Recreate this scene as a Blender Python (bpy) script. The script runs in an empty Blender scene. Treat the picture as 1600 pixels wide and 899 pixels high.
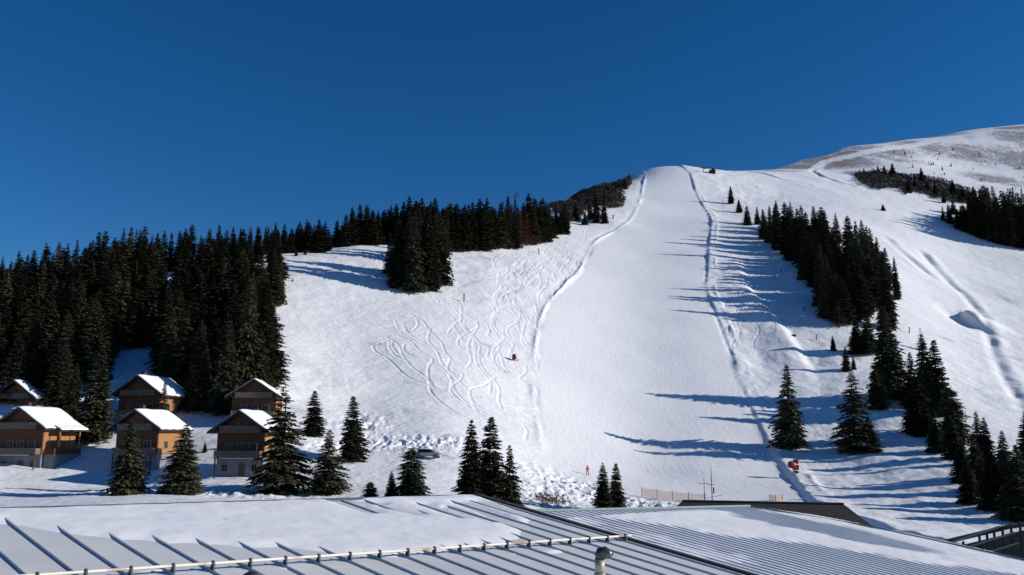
import bpy, bmesh, math, random
import numpy as np
from mathutils import Vector, Matrix
S = bpy.context.scene
COL = S.collection
# ------------------------------------------------------------------ camera
F = 1331.0
PITCH = math.atan((680 - 449.5) / F)
cam_d = bpy.data.cameras.new('camera')
cam = bpy.data.objects.new('camera', cam_d)
COL.objects.link(cam)
cam_d.sensor_width = 36.0
cam_d.lens = 36.0 * F / 1600.0
cam_d.clip_start = 0.1
cam_d.clip_end = 12000
cam.location = (0, 0, 0)
cam.rotation_euler = (math.pi / 2 + PITCH, 0, 0)
S.camera = cam
# ------------------------------------------------------------------ light
SUN_AZ = (0.9995, -0.03)
SUN_EL = math.radians(20)
w = bpy.data.worlds.new('World')
S.world = w
w.use_nodes = True
nt = w.node_tree
bg = nt.nodes['Background']
sky = nt.nodes.new('ShaderNodeTexSky')
sky.sky_type = 'NISHITA'
sky.sun_disc = False
sky.sun_elevation = SUN_EL
sky.sun_rotation = math.atan2(SUN_AZ[0], SUN_AZ[1])
sky.altitude = 1700
sky.air_density = 1.0
sky.dust_density = 0.0
sky.ozone_density = 5.0
hsv = nt.nodes.new('ShaderNodeHueSaturation')
hsv.inputs['Saturation'].default_value = 1.22
hsv.inputs['Hue'].default_value = 0.504
nt.links.new(sky.outputs[0], hsv.inputs['Color'])
nt.links.new(hsv.outputs[0], bg.inputs[0])
bg.inputs[1].default_value = 0.077
sd = bpy.data.lights.new('sun', 'SUN')
sd.energy = 4.3
sd.angle = math.radians(0.5)
sd.color = (1.0, 0.95, 0.88)
sun = bpy.data.objects.new('sun', sd)
COL.objects.link(sun)
sv = Vector((SUN_AZ[0] * math.cos(SUN_EL), SUN_AZ[1] * math.cos(SUN_EL), math.sin(SUN_EL)))
sun.rotation_euler = sv.to_track_quat('Z', 'Y').to_euler()
S.view_settings.view_transform = 'Standard'
S.view_settings.look = 'None'
S.view_settings.exposure = 0.17
S.view_settings.gamma = 1.0
S.view_settings.use_curve_mapping = False
R = random.Random(7)


# ------------------------------------------------------------------ pixel ray helpers
def ray(u, v):
    x = (u - 800) / F
    y = (449.5 - v) / F
    d = np.array([x, math.cos(PITCH) - y * math.sin(PITCH), math.sin(PITCH) + y * math.cos(PITCH)])
    return d / d[1]


# ------------------------------------------------------------------ terrain control
CT = {
    -160: [(790, 96), (745, 118), (700, 134), (640, 150), (560, 182), (500, 225), (468, 275), ('b', 40, 2), ('b', 220, -12)],
    0: [(790, 96), (745, 126), (700, 140), (640, 157), (560, 188), (500, 225), (455, 280), ('b', 40, 2), ('b', 220, -12)],
    200: [(785, 98), (748, 130), (700, 143), (645, 158), (600, 172), (560, 192), (480, 240), (427, 300), ('b', 40, 2), ('b', 200, -10)],
    400: [(785, 102), (748, 126), (700, 141), (655, 157), (600, 180), (540, 208), (480, 240), (430, 274), (399, 308), ('b', 40, 3), ('b', 180, -5)],
    550: [(780, 104), (740, 125), (700, 144), (640, 172), (560, 205), (480, 243), (420, 280), (384, 318), ('b', 50, 6)],
    700: [(780, 108), (740, 131), (712, 144), (690, 154), (660, 170), (600, 199), (540, 228), (480, 262), (430, 297), (392, 334), (362, 375), ('b', 60, 10)],
    850: [(790, 122), (740, 158), (700, 180), (640, 207), (560, 245), (480, 290), (430, 328), (390, 369), (350, 425), (326, 480), ('b', 60, 6)],
    910: [(350, 445), (320, 500), (304, 560), ('b', 60, 4)],
    960: [(740, 178), (700, 200), (600, 246), (500, 303), (400, 390), (350, 455), (310, 530), (292, 600), ('b', 80, 8)],
    1000: [(790, 140), (736, 188), (700, 208), (650, 230), (600, 253), (550, 280), (500, 311), (450, 351), (400, 402), (350, 470), (310, 545), (271, 655), ('b', 90, 18), ('b', 300, 30)],
    1100: [(790, 140), (736, 184), (700, 205), (650, 228), (600, 251), (550, 278), (500, 309), (450, 349), (400, 399), (350, 467), (310, 543), (268, 670), ('b', 90, 18)],
    1200: [(790, 140), (740, 179), (700, 202), (650, 223), (600, 247), (550, 275), (500, 306), (450, 345), (400, 394), (350, 462), (310, 542), (266, 690), ('b', 90, 10)],
    1250: [(251, 735), ('b', 90, 8)],
    1300: [(800, 134), (740, 176), (700, 197), (650, 220), (600, 244), (550, 272), (500, 303), (450, 341), (400, 390), (350, 465), (300, 565), (262, 695), (239, 790), ('b', 90, 10)],
    1400: [(820, 124), (760, 158), (700, 190), (650, 216), (600, 244), (550, 277), (500, 316), (450, 364), (400, 425), (350, 500), (300, 592), (260, 695), (221, 840), ('b', 100, 15)],
    1500: [(840, 115), (760, 154), (700, 188), (650, 220), (600, 258), (550, 300), (500, 348), (450, 404), (400, 466), (350, 538), (300, 628), (260, 726), (206, 900), ('b', 100, 15)],
    1600: [(860, 106), (760, 153), (700, 196), (650, 234), (600, 274), (550, 318), (500, 366), (450, 421), (400, 482), (350, 555), (300, 645), (260, 745), (197, 950), ('b', 100, 15)],
    1760: [(860, 106), (760, 156), (650, 240), (550, 325), (450, 430), (350, 565), (260, 755), (190, 960), ('b', 100, 15)],
}
YS = {550: 1.06, 700: 1.04, 850: 1.03, 910: 1.02, 960: 1.01, 1100: 1.02, 1200: 1.055, 1250: 1.06, 1300: 1.065, 1400: 1.06, 1500: 1.06, 1600: 1.05, 1760: 1.05}
ctl = []
for u, lst in CT.items():
    for e in lst:
        if e[0] == 'b':
            dirx = last[0] / last[1]
            Yb = last[1] + e[1]
            ctl.append((dirx * Yb, Yb, last[2] + e[2]))
        else:
            d = ray(u, e[0])
            last = d * e[1] * YS.get(u, 1.0)
            ctl.append(tuple(last))
for x in (-90, -40, 0, 40):
    ctl.append((x, 20, -10.5))
    ctl.append((x * 1.2, 65, -9.8))
ctl += [(90, 20, -13), (80, 65, -13), (-150, 560, 66), (-60, 560, 112), (-220, 480, 40), (60, 900, 225)]
ctl = np.array(ctl, float)
SC = 100.0


def _k(r2):
    return 0.5 * r2 * np.log(r2 + 1e-9)


def tps_fit(c, lam=2e-4):
    n = len(c)
    P = np.c_[np.ones(n), c[:, :2] / SC]
    d2 = ((c[:, None, :2] - c[None, :, :2]) / SC) ** 2
    K = _k(d2.sum(2)) + lam * np.eye(n)
    A = np.zeros((n + 3, n + 3))
    A[:n, :n] = K
    A[:n, n:] = P
    A[n:, :n] = P.T
    b = np.zeros(n + 3)
    b[:n] = c[:, 2]
    return np.linalg.solve(A, b)


CO = tps_fit(ctl)


def sstep(a, b, x):
    t = np.clip((x - a) / (b - a), 0, 1)
    return t * t * (3 - 2 * t)


def base_h(x, y):
    x = np.atleast_1d(np.asarray(x, float)).ravel()
    y = np.atleast_1d(np.asarray(y, float)).ravel()
    out = np.empty(len(x))
    n = len(ctl)
    for i in range(0, len(x), 40000):
        a = x[i:i + 40000] / SC
        b = y[i:i + 40000] / SC
        acc = CO[n] + CO[n + 1] * a + CO[n + 2] * b
        for j in range(n):
            r2 = (a - ctl[j, 0] / SC) ** 2 + (b - ctl[j, 1] / SC) ** 2
            acc += CO[j] * _k(r2)
        out[i:i + 40000] = acc
    r = np.hypot(x, y)
    ang = np.abs(np.arctan2(x, y))
    wa = sstep(math.radians(44), math.radians(72), ang)
    out = out * (1 - wa) - 12 * wa
    wr = sstep(1250, 2600, r)
    out = out * (1 - wr) - 150 * wr
    return out


_hc = {}


def hit(u, v, y0=95.0, y1=1300.0):
    k = (round(u, 2), round(v, 2))
    if k not in _hc:
        _hc[k] = hit_(u, v, y0, y1)
    return _hc[k]


def hit_(u, v, y0, y1):
    """where the sight line of a photo pixel meets the hill"""
    d = ray(u, v)
    ys = np.geomspace(y0, y1, 420)
    h = base_h(d[0] * ys, ys) - d[2] * ys
    k = np.argmax(h > 0)
    if h[k] <= 0:
        return None
    if k > 0:
        t = h[k - 1] / (h[k - 1] - h[k])
        Y = ys[k - 1] + t * (ys[k] - ys[k - 1])
    else:
        Y = ys[0]
    return np.array([d[0] * Y, Y, d[2] * Y])


# ---- value noise
def _hash(ix, iy, s):
    h = (ix * 374761393 + iy * 668265263 + s * 974634777) & 0xffffffff
    h = ((h ^ (h >> 13)) * 1274126177) & 0xffffffff
    return ((h ^ (h >> 16)) & 0xffff) / 65535.0


def vnoise(x, y, s=0):
    ix = np.floor(x).astype(np.int64)
    iy = np.floor(y).astype(np.int64)
    fx = x - ix
    fy = y - iy
    fx = fx * fx * (3 - 2 * fx)
    fy = fy * fy * (3 - 2 * fy)
    a = _hash(ix, iy, s)
    b = _hash(ix + 1, iy, s)
    c = _hash(ix, iy + 1, s)
    d = _hash(ix + 1, iy + 1, s)
    return (a + (b - a) * fx + (c - a) * fy + (a - b - c + d) * fx * fy) * 2 - 1


def fbm(x, y, sc, s=0, octv=4):
    o = 0
    a = 1.0
    x = x / sc
    y = y / sc
    for i in range(octv):
        o = o + a * vnoise(x, y, s + i)
        x, y = x * 1.9 + y * 0.5 + 7.1, y * 1.9 - x * 0.5 + 3.3
        a *= 0.5
    return o


def hitc(u, v):
    """like hit, but sliding down to the crest where the line of sight passes just over it"""
    for k in range(0, 46, 2):
        h = hit(u, v + k)
        if h is not None:
            return h
    return None


def world_line(px):
    pts = []
    for u, v in px:
        h = hit(u, v)
        if h is not None:
            pts.append(h[:2])
    return np.array(pts)


def smooth_line(p, step):
    """Catmull-Rom through the points, resampled"""
    p = np.asarray(p)
    q = np.vstack([2 * p[0] - p[1], p, 2 * p[-1] - p[-2]])
    out = []
    for i in range(1, len(q) - 2):
        n = max(2, int(np.linalg.norm(q[i + 1] - q[i]) / step))
        for k in range(n):
            t = k / n
            out.append(0.5 * ((2 * q[i]) + (-q[i - 1] + q[i + 1]) * t + (2 * q[i - 1] - 5 * q[i] + 4 * q[i + 1] - q[i + 2]) * t * t + (-q[i - 1] + 3 * q[i] - 3 * q[i + 1] + q[i + 2]) * t ** 3))
    out.append(q[-2])
    return np.array(out)


LEFT_PX = [(1010, 272), (1004, 300), (996, 325), (984, 346), (960, 362), (932, 378), (917, 400), (905, 425), (880, 450), (857, 475), (843, 510), (836, 560), (835, 620), (842, 665), (846, 695)]
RIGHT_PX = [(1078, 272), (1087, 300), (1100, 325), (1111, 345), (1108, 380), (1106, 420), (1104, 450), (1119, 490), (1143, 550), (1160, 600), (1185, 660), (1210, 710), (1240, 752), (1270, 787)]
LEFT = smooth_line(world_line(LEFT_PX), 3.0)
RIGHT = smooth_line(world_line(RIGHT_PX), 3.0)


def line_at(line, y):
    o = np.argsort(line[:, 1])
    return np.interp(y, line[o, 1], line[o, 0])


# ---- ski tracks, drawn as wandering lines on the hill and stamped as grooves
TR = [
    [(62, 402), (75, 425), (130, 460), (190, 515), (250, 548), (330, 578), (400, 605)],
    [(62, 402), (110, 380), (160, 362)],
    [(135, 378), (135, 410), (160, 445), (210, 468), (270, 475), (330, 480)],
    [(150, 375), (148, 405), (175, 440), (225, 462), (290, 470)],
    [(200, 395), (200, 425), (240, 450), (300, 465)],
    [(155, 350), (200, 362), (240, 390), (265, 420), (320, 455), (322, 470), (305, 500), (310, 560), (320, 600), (360, 640), (420, 680), (490, 718)],
    [(130, 255), (170, 262), (230, 265), (280, 290), (310, 330), (360, 375), (382, 425), (420, 465), (500, 495)],
    [(322, 480), (370, 500), (410, 550), (405, 590), (430, 625), (500, 670)],
    [(410, 495), (455, 520), (445, 550), (415, 570), (430, 600), (470, 640), (560, 690)],
    [(600, 530), (545, 568), (500, 580), (488, 600), (500, 640), (520, 680), (560, 705), (620, 715)],
    [(515, 290), (525, 310), (500, 330), (470, 340), (430, 325), (415, 300)],
    [(470, 345), (440, 365), (440, 395), (480, 425), (520, 445)],
    [(510, 390), (560, 400), (572, 415), (565, 450), (600, 485), (650, 510), (700, 540), (770, 560)],
    [(575, 455), (615, 488), (665, 513), (720, 545)],
    [(545, 290), (560, 300), (575, 330), (570, 350), (600, 375), (640, 385)],
    [(635, 320), (640, 350), (680, 385), (770, 420)],
    [(655, 210), (690, 260), (690, 290), (660, 310), (655, 340), (690, 380), (760, 410)],
    [(670, 310), (720, 345), (770, 360)],
    [(735, 480), (735, 510), (700, 535)], [(700, 480), (740, 495), (770, 500)],
    [(560, 630), (650, 655), (780, 675)], [(700, 680), (740, 715), (790, 745)],
    [(670, 710), (730, 730), (790, 765)], [(725, 740), (740, 770), (730, 805)],
    [(480, 620), (530, 660), (590, 680), (640, 690)], [(380, 495), (430, 540), (480, 590), (540, 620)],
    [(140, 250), (180, 245), (240, 265), (262, 300), (240, 330)], [(75, 300), (120, 320), (175, 330), (190, 345)],
    [(150, 255), (200, 275), (250, 285), (262, 315)], [(160, 290), (175, 320), (165, 300)],
    [(430, 230), (480, 260), (520, 300)], [(575, 280), (600, 300), (640, 310)],
    [(405, 180), (430, 190), (480, 195)], [(330, 180), (352, 195), (345, 205)], [(370, 195), (390, 205), (397, 215)],
]
tracks = [world_line([(560 + x / 2.809, 400 + y / 2.809) for x, y in t]) for t in TR]
rt = random.Random(3)


def wiggle(u, v, n, du, dv, amp):
    px = []
    ph = rt.random() * 6
    for k in range(n):
        px.append((u + du * k + amp * math.sin(ph + k * 1.15), v + dv * k + 0.25 * amp * math.cos(ph + k * 1.15)))
    return px


for i in range(6):
    tracks.append(world_line(wiggle(rt.uniform(600, 740), rt.uniform(475, 540), rt.randint(8, 13), rt.uniform(4, 11), rt.uniform(8, 12), rt.uniform(4, 9))))
for i in range(4):
    tracks.append(world_line(wiggle(rt.uniform(700, 800), rt.uniform(440, 480), rt.randint(10, 16), rt.uniform(0, 5), rt.uniform(9, 12), rt.uniform(4, 8))))
for i in range(36):
    u = rt.uniform(765, 905)
    v = rt.uniform(385, 440) + max(0, (830 - u) * 0.25)
    tracks.append(world_line(wiggle(u, v, rt.randint(5, 10), rt.uniform(-4, 1.5), rt.uniform(4, 6.5), rt.uniform(3, 7))))
for i in range(10):
    tracks.append(world_line(wiggle(rt.uniform(690, 830), rt.uniform(455, 540), rt.randint(5, 9), rt.uniform(-3, 7), rt.uniform(7, 10), rt.uniform(4, 9))))
for i in range(16):
    tracks.append(world_line(wiggle(rt.uniform(1128, 1225), rt.uniform(425, 520), rt.randint(4, 8), rt.uniform(-2, 5), rt.uniform(5, 9), rt.uniform(3, 7))))
for i in range(14):
    tracks.append(world_line(wiggle(rt.uniform(850, 990), rt.uniform(345, 400), rt.randint(4, 6), rt.uniform(-4, 1), rt.uniform(3, 6), rt.uniform(2, 4))))
RX0, RY0, RS = -95.0, 130.0, 0.25
RNX, RNY = 1000, 1700
dist = np.full((RNY, RNX), 9.0, np.float32)
gy, gx = np.mgrid[-5:6, -5:6]
for t in tracks:
    if len(t) < 2:
        continue
    s = smooth_line(t, 0.3)
    for x, y in s:
        fx = (x - RX0) / RS
        fy = (y - RY0) / RS
        ix, iy = int(fx), int(fy)
        if 6 < ix < RNX - 7 and 6 < iy < RNY - 7:
            dd = np.hypot(gx + ix - fx, gy + iy - fy) * RS
            sl = dist[iy - 5:iy + 6, ix - 5:ix + 6]
            np.minimum(sl, dd, out=sl)
TRACK = -0.14 * np.exp(-(dist / 0.27) ** 2) + 0.06 * np.exp(-((dist - 0.6) / 0.22) ** 2)


def track_h(x, y):
    fx = (x - RX0) / RS
    fy = (y - RY0) / RS
    ok = (fx > 1) & (fx < RNX - 2) & (fy > 1) & (fy < RNY - 2)
    fx = np.clip(fx, 1, RNX - 3)
    fy = np.clip(fy, 1, RNY - 3)
    ix = fx.astype(int)
    iy = fy.astype(int)
    a = fx - ix
    b = fy - iy
    z = TRACK[iy, ix] * (1 - a) * (1 - b) + TRACK[iy, ix + 1] * a * (1 - b) + TRACK[iy + 1, ix] * (1 - a) * b + TRACK[iy + 1, ix + 1] * a * b
    return np.where(ok, z, 0.0)


def blobs(lst, x, y):
    m = np.zeros_like(x)
    for u, v, rx, ry in lst:
        h = hit(u, v)
        if h is None:
            continue
        m = np.maximum(m, np.exp(-(((x - h[0]) / rx) ** 2 + ((y - h[1]) / ry) ** 2)))
    return m


ROUGH = [(585, 690, 5, 6), (610, 690, 6, 6), (640, 690, 6, 6), (665, 692, 6, 6), (690, 690, 5, 5), (715, 692, 4, 5), (570, 660, 5, 7), (855, 772, 6, 10), (900, 770, 7, 10), (880, 755, 8, 10), (990, 785, 7, 7), (1020, 788, 6, 6), (520, 700, 4, 5), (370, 770, 8, 4), (230, 770, 9, 4), (150, 600, 14, 12)]
BUMPY = [(1180, 470, 20, 60), (1200, 560, 18, 40), (1290, 560, 14, 30), (1350, 660, 20, 30), (1400, 740, 26, 24), (1440, 780, 24, 24), (1340, 760, 16, 16), (1150, 300, 20, 50), (1180, 290, 20, 60), (900, 420, 24, 40), (780, 440, 30, 40), (1560, 520, 25, 40), (1600, 620, 20, 40), (470, 600, 12, 20)]
SCRUB = [(1320, 250, 60, 60), (1380, 235, 60, 70), (1450, 230, 60, 70), (1520, 240, 60, 70), (1590, 250, 60, 80), (1290, 262, 30, 22), (1230, 268, 24, 14), (1260, 262, 24, 14), (1340, 272, 30, 30), (1420, 290, 40, 40), (1550, 280, 50, 50), (1190, 268, 22, 9), (1490, 300, 30, 26), (1600, 215, 60, 70), (1480, 212, 60, 60)]
TAN = [(1240, 262, 24, 22), (1290, 252, 28, 30), (1200, 267, 22, 12), (1330, 240, 20, 20), (1590, 199, 40, 16)]
GRASS = [(480, 398, 9, 7), (520, 392, 12, 6), (720, 425, 8, 6), (740, 440, 5, 4), (790, 580, 3, 3), (635, 598, 3.5, 2), (640, 700, 7, 4), (690, 712, 7, 4), (860, 780, 8, 7), (830, 785, 6, 6), (905, 790, 6, 5), (1590, 560, 8, 8), (1575, 470, 8, 12), (1395, 520, 4, 4), (1480, 530, 7, 6), (1440, 545, 5, 4), (380, 770, 9, 4), (170, 770, 8, 3), (760, 540, 4, 3), (470, 640, 5, 5), (450, 430, 5, 5), (590, 540, 7, 4), (700, 680, 4, 3), (1340, 560, 4, 4), (760, 405, 7, 5)]
DIMP = [(1508, 503)]
GULLY = [smooth_line(world_line(p), 4) for p in (
    [(1385, 372), (1405, 392), (1430, 412), (1452, 430)],
    [(1500, 455), (1535, 500), (1555, 560), (1600, 640)],
    [(1290, 258), (1268, 268), (1300, 282), (1330, 290)],
    [(1440, 395), (1470, 430), (1500, 455)],
    [(1165, 268), (1220, 280), (1260, 288)],
)]


def detail(x, y, fine=True):
    """berms, step banks, tracks and roughness of the snow on top of the bare hill"""
    xl = line_at(LEFT, y)
    xr = line_at(RIGHT, y)
    ymin = LEFT[:, 1].min()
    fade = sstep(ymin - 6, ymin + 14, y)
    dl = x - xl
    dr = x - xr
    z = np.zeros_like(x)
    piste = sstep(0, 2.0, dl) * (1 - sstep(-2.0, 0, dr)) * sstep(120, 150, y)
    nl = 0.65 + 0.75 * vnoise(y / 14.0, y * 0 + 3, 11) + 0.2 * vnoise(y / 2.0, x / 2.0, 12)
    z += fade * nl * (0.42 * np.exp(-((dl + 0.3) / 0.7) ** 2) - 0.18 * np.exp(-((dl + 2.6) / 1.3) ** 2))
    nr = 0.7 + 0.7 * vnoise(y / 20.0, y * 0 + 1, 21) + 0.35 * vnoise(y / 4.0, x / 3.0, 22)
    nr = np.clip(nr, 0.1, 2) + 0.75 * (1 - sstep(225, 270, y)) + 0.5 * sstep(380, 430, y)
    z += nr * 0.6 * sstep(-0.9, 0.8, dr) * np.exp(-np.clip(dr, 0, 99) / 10.0) * (dr > -3)
    z += 0.35 * np.clip(vnoise(y / 22.0, y * 0 + 5, 31) + 0.3 * vnoise(y / 3.0, x / 2.0, 32), 0, 1) * np.exp(-((dr - 3.5) / 0.7) ** 2)
    off = 1 - piste
    rough = blobs(ROUGH, x, y)
    bumpy = blobs(BUMPY, x, y)
    z += (0.35 * off + 0.07) * fbm(x, y, 28, 1, 3)
    z += off * 0.10 * fbm(x, y, 4.0, 5, 3) + piste * 0.02 * fbm(x, y, 5.0, 6, 2)
    z += bumpy * off * (0.45 * fbm(x, y, 9, 41, 4))
    if fine:
        z += rough * (0.17 * fbm(x, y * 0.7, 0.6, 51, 2) + 0.30 * fbm(x, y * 0.35, 1.0, 55, 3))
        z += track_h(x, y) * off
    # bank that the lift line runs on, right of the piste
    xb = line_at(RIGHT, y) + 20 + 4 * np.sin(y / 37.0)
    z += 1.6 * sstep(-2, 2.5, xb - x) * sstep(-16, -3, x - xb) * sstep(255, 285, y) * (1 - sstep(370, 420, y))
    for i, g in enumerate(GULLY):
        gx_ = line_at(g, y)
        inside = sstep(g[:, 1].min() - 8, g[:, 1].min() + 6, y) * (1 - sstep(g[:, 1].max() - 6, g[:, 1].max() + 8, y))
        d = x - gx_
        z += inside * ((0.75 + 0.5 * vnoise(y / 11.0, x / 7.0, 15)) * (-0.9 * np.exp(-(d / 2.2) ** 2) + 0.6 * np.exp(-((d - 4.5) / 2.6) ** 2)))
    for u, v in DIMP:
        h = hit(u, v)
        dx = x - h[0]
        dy = y - h[1]
        z += 5.0 * np.exp(-(np.clip(dx - 3.0, 0, 99) / 9.0) ** 2 - (dy / 9.0) ** 2) * sstep(0.0, 2.6, dx - 0.12 * dy * dy / 5)
        z -= 2.4 * np.exp(-((dx + 2.0) / 4.5) ** 2 - (dy / 9.0) ** 2)
    return z, piste, rough


def ground(x, y):
    x = np.atleast_1d(np.asarray(x, float))
    y = np.atleast_1d(np.asarray(y, float))
    return float((base_h(x, y) + detail(x, y, False)[0])[0])


# ------------------------------------------------------------------ materials
def mat(name, col, rough=0.7, metal=0.0, noise=None, bump=None, rnd=0.0, spec=0.3, stretch=None):
    m = bpy.data.materials.new(name)
    m.use_nodes = True
    n = m.node_tree.nodes
    L = m.node_tree.links
    b = n['Principled BSDF']
    b.inputs['Roughness'].default_value = rough
    b.inputs['Metallic'].default_value = metal
    b.inputs['Specular IOR Level'].default_value = spec
    b.inputs['Base Color'].default_value = (*col, 1)
    tc = n.new('ShaderNodeTexCoord')
    src = tc.outputs['Object']
    if stretch:
        mp = n.new('ShaderNodeMapping')
        mp.inputs['Scale'].default_value = stretch
        L.new(src, mp.inputs[0])
        src = mp.outputs[0]
    out = None
    if noise:
        sc, col2, c0, c1 = noise
        t = n.new('ShaderNodeTexNoise')
        t.inputs['Scale'].default_value = sc
        t.inputs['Detail'].default_value = 5
        L.new(src, t.inputs['Vector'])
        r = n.new('ShaderNodeValToRGB')
        r.color_ramp.elements[0].position = c0
        r.color_ramp.elements[0].color = (*col, 1)
        r.color_ramp.elements[1].position = c1
        r.color_ramp.elements[1].color = (*col2, 1)
        L.new(t.outputs[0], r.inputs[0])
        out = r.outputs[0]
    if rnd:
        oi = n.new('ShaderNodeObjectInfo')
        hs = n.new('ShaderNodeHueSaturation')
        mr = n.new('ShaderNodeMapRange')
        mr.inputs[3].default_value = 1 - rnd
        mr.inputs[4].default_value = 1 + rnd
        L.new(oi.outputs['Random'], mr.inputs[0])
        L.new(mr.outputs[0], hs.inputs['Value'])
        mh = n.new('ShaderNodeMapRange')
        mh.inputs[3].default_value = 0.5 - rnd * 0.14
        mh.inputs[4].default_value = 0.5 + rnd * 0.02
        mul = n.new('ShaderNodeMath')
        mul.operation = 'FRACT'
        m2 = n.new('ShaderNodeMath')
        m2.operation = 'MULTIPLY'
        m2.inputs[1].default_value = 7.31
        L.new(oi.outputs['Random'], m2.inputs[0])
        L.new(m2.outputs[0], mul.inputs[0])
        L.new(mul.outputs[0], mh.inputs[0])
        L.new(mh.outputs[0], hs.inputs['Hue'])
        hs.inputs['Color'].default_value = (*col, 1)
        if out:
            L.new(out, hs.inputs['Color'])
        out = hs.outputs[0]
    if out:
        L.new(out, b.inputs['Base Color'])
    if bump:
        sc, st, dist_ = bump
        t = n.new('ShaderNodeTexNoise')
        t.inputs['Scale'].default_value = sc
        t.inputs['Detail'].default_value = 6
        L.new(src, t.inputs['Vector'])
        bp = n.new('ShaderNodeBump')
        bp.inputs['Strength'].default_value = st
        bp.inputs['Distance'].default_value = dist_
        L.new(t.outputs[0], bp.inputs['Height'])
        L.new(bp.outputs[0], b.inputs['Normal'])
    return m


MT = {}
MT['roof_snow'] = mat('roof_snow', (0.86, 0.865, 0.88), 0.55, noise=(1.2, (0.82, 0.83, 0.86), 0.4, 0.7), bump=(2.2, 0.3, 0.06), spec=0.2)
MT['sheet'] = mat('grey_roof_sheet', (0.68, 0.69, 0.68), 0.5, 0.0, noise=(0.9, (0.57, 0.585, 0.59), 0.3, 0.75), bump=(3.0, 0.12, 0.02), spec=0.35)
MT['rib'] = mat('ribbed_roof_sheet', (0.76, 0.78, 0.80), 0.5, 0.0, noise=(0.8, (0.62, 0.65, 0.69), 0.3, 0.75), spec=0.35)
MT['dark_trim'] = mat('dark_trim', (0.018, 0.02, 0.03), 0.5)
MT['ridge'] = mat('ridge_flashing', (0.13, 0.19, 0.19), 0.5, 0.2)
MT['pipe'] = mat('snow_guard_paint', (0.66, 0.62, 0.54), 0.5, 0.0, noise=(1.6, (0.32, 0.19, 0.13), 0.55, 0.68))
MT['vent'] = mat('vent_pipe', (0.50, 0.46, 0.37), 0.4, 0.15, noise=(6, (0.30, 0.26, 0.22), 0.45, 0.7))
MT['cowl'] = mat('weathered_cowl', (0.09, 0.09, 0.10), 0.35, 0.7, noise=(9, (0.20, 0.19, 0.18), 0.5, 0.7))
MT['shingle'] = mat('brown_shingle', (0.028, 0.026, 0.028), 0.9, noise=(6, (0.05, 0.042, 0.04), 0.4, 0.65), bump=(9, 0.6, 0.05))
MT['plaster'] = mat('pale_plaster', (0.22, 0.235, 0.26), 0.85, noise=(1.5, (0.14, 0.155, 0.18), 0.35, 0.75))
MT['timber'] = mat('brown_timber', (0.135, 0.062, 0.03), 0.75, noise=(1.6, (0.06, 0.032, 0.02), 0.35, 0.7), bump=(9, 0.5, 0.04), stretch=(1, 1, 5))
MT['grey_timber'] = mat('weathered_balcony_timber', (0.20, 0.155, 0.12), 0.8, noise=(2.5, (0.11, 0.085, 0.07), 0.35, 0.7))
MT['gable'] = mat('orange_gable_boards', (0.20, 0.085, 0.035), 0.75, noise=(2.0, (0.11, 0.05, 0.025), 0.35, 0.7), stretch=(6, 6, 0.8))
MT['pale_frame'] = mat('pale_window_frame', (0.24, 0.19, 0.14), 0.6)
MT['sunlit_timber'] = mat('sunlit_timber_tint', (0.46, 0.23, 0.085), 0.7, noise=(2.5, (0.30, 0.14, 0.055), 0.35, 0.7), bump=(9, 0.4, 0.03), stretch=(6, 6, 0.8))  # lit copy of the timber, sun warmth put into the colour
MT['verge'] = mat('roof_board', (0.055, 0.04, 0.035), 0.7, noise=(5, (0.03, 0.024, 0.022), 0.4, 0.7))
MT['glass'] = mat('window_glass', (0.015, 0.018, 0.025), 0.25, spec=0.25)
MT['frame'] = mat('window_frame', (0.10, 0.06, 0.035), 0.6)
MT['chimney'] = mat('chimney_brick', (0.09, 0.06, 0.055), 0.85, noise=(7, (0.05, 0.035, 0.03), 0.4, 0.6))
MT['bark'] = mat('spruce_bark', (0.055, 0.04, 0.03), 0.9, noise=(4, (0.03, 0.022, 0.018), 0.4, 0.6))
MT['needle'] = mat('spruce_needles', (0.066, 0.072, 0.036), 0.8, noise=(0.55, (0.028, 0.036, 0.022), 0.35, 0.65), rnd=0.6, spec=0.15)
MT['larch'] = mat('larch_twigs', (0.14, 0.085, 0.05), 0.85, noise=(0.7, (0.08, 0.05, 0.03), 0.35, 0.65), rnd=0.25, spec=0.15)
MT['dwarf'] = mat('dwarf_pine_scrub', (0.042, 0.042, 0.034), 0.85, noise=(0.18, (0.065, 0.050, 0.042), 0.4, 0.65), spec=0.15)
MT['twig'] = mat('dry_twigs', (0.16, 0.11, 0.075), 0.9, noise=(2, (0.09, 0.06, 0.045), 0.4, 0.6))
MT['red'] = mat('red_paint', (0.33, 0.018, 0.02), 0.4, noise=(3, (0.30, 0.03, 0.03), 0.45, 0.7))
MT['orange'] = mat('orange_steel', (0.30, 0.045, 0.025), 0.5)
MT['dark_red'] = mat('dark_red_cover', (0.15, 0.02, 0.035), 0.7)
MT['steel'] = mat('galvanised_steel', (0.28, 0.29, 0.31), 0.45, 0.6)
MT['dark_steel'] = mat('dark_steel', (0.045, 0.05, 0.06), 0.5, 0.4)
MT['net'] = mat('orange_net', (0.72, 0.36, 0.22), 0.7)
MT['post'] = mat('wooden_post', (0.36, 0.20, 0.12), 0.8)
MT['carpaint'] = mat('silver_car_paint', (0.42, 0.43, 0.45), 0.3, 0.4)
MT['rubber'] = mat('tyre_rubber', (0.02, 0.02, 0.02), 0.8)
MT['red_cloth'] = mat('red_ski_suit', (0.48, 0.03, 0.05), 0.7)
MT['skin'] = mat('skin', (0.5, 0.3, 0.22), 0.6)
MT['shaded_wood'] = mat('shade_darkened_wood', (0.02, 0.025, 0.03), 0.7, noise=(4, (0.012, 0.016, 0.02), 0.4, 0.6))  # tree shade over the walkway put into this wood colour
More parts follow.
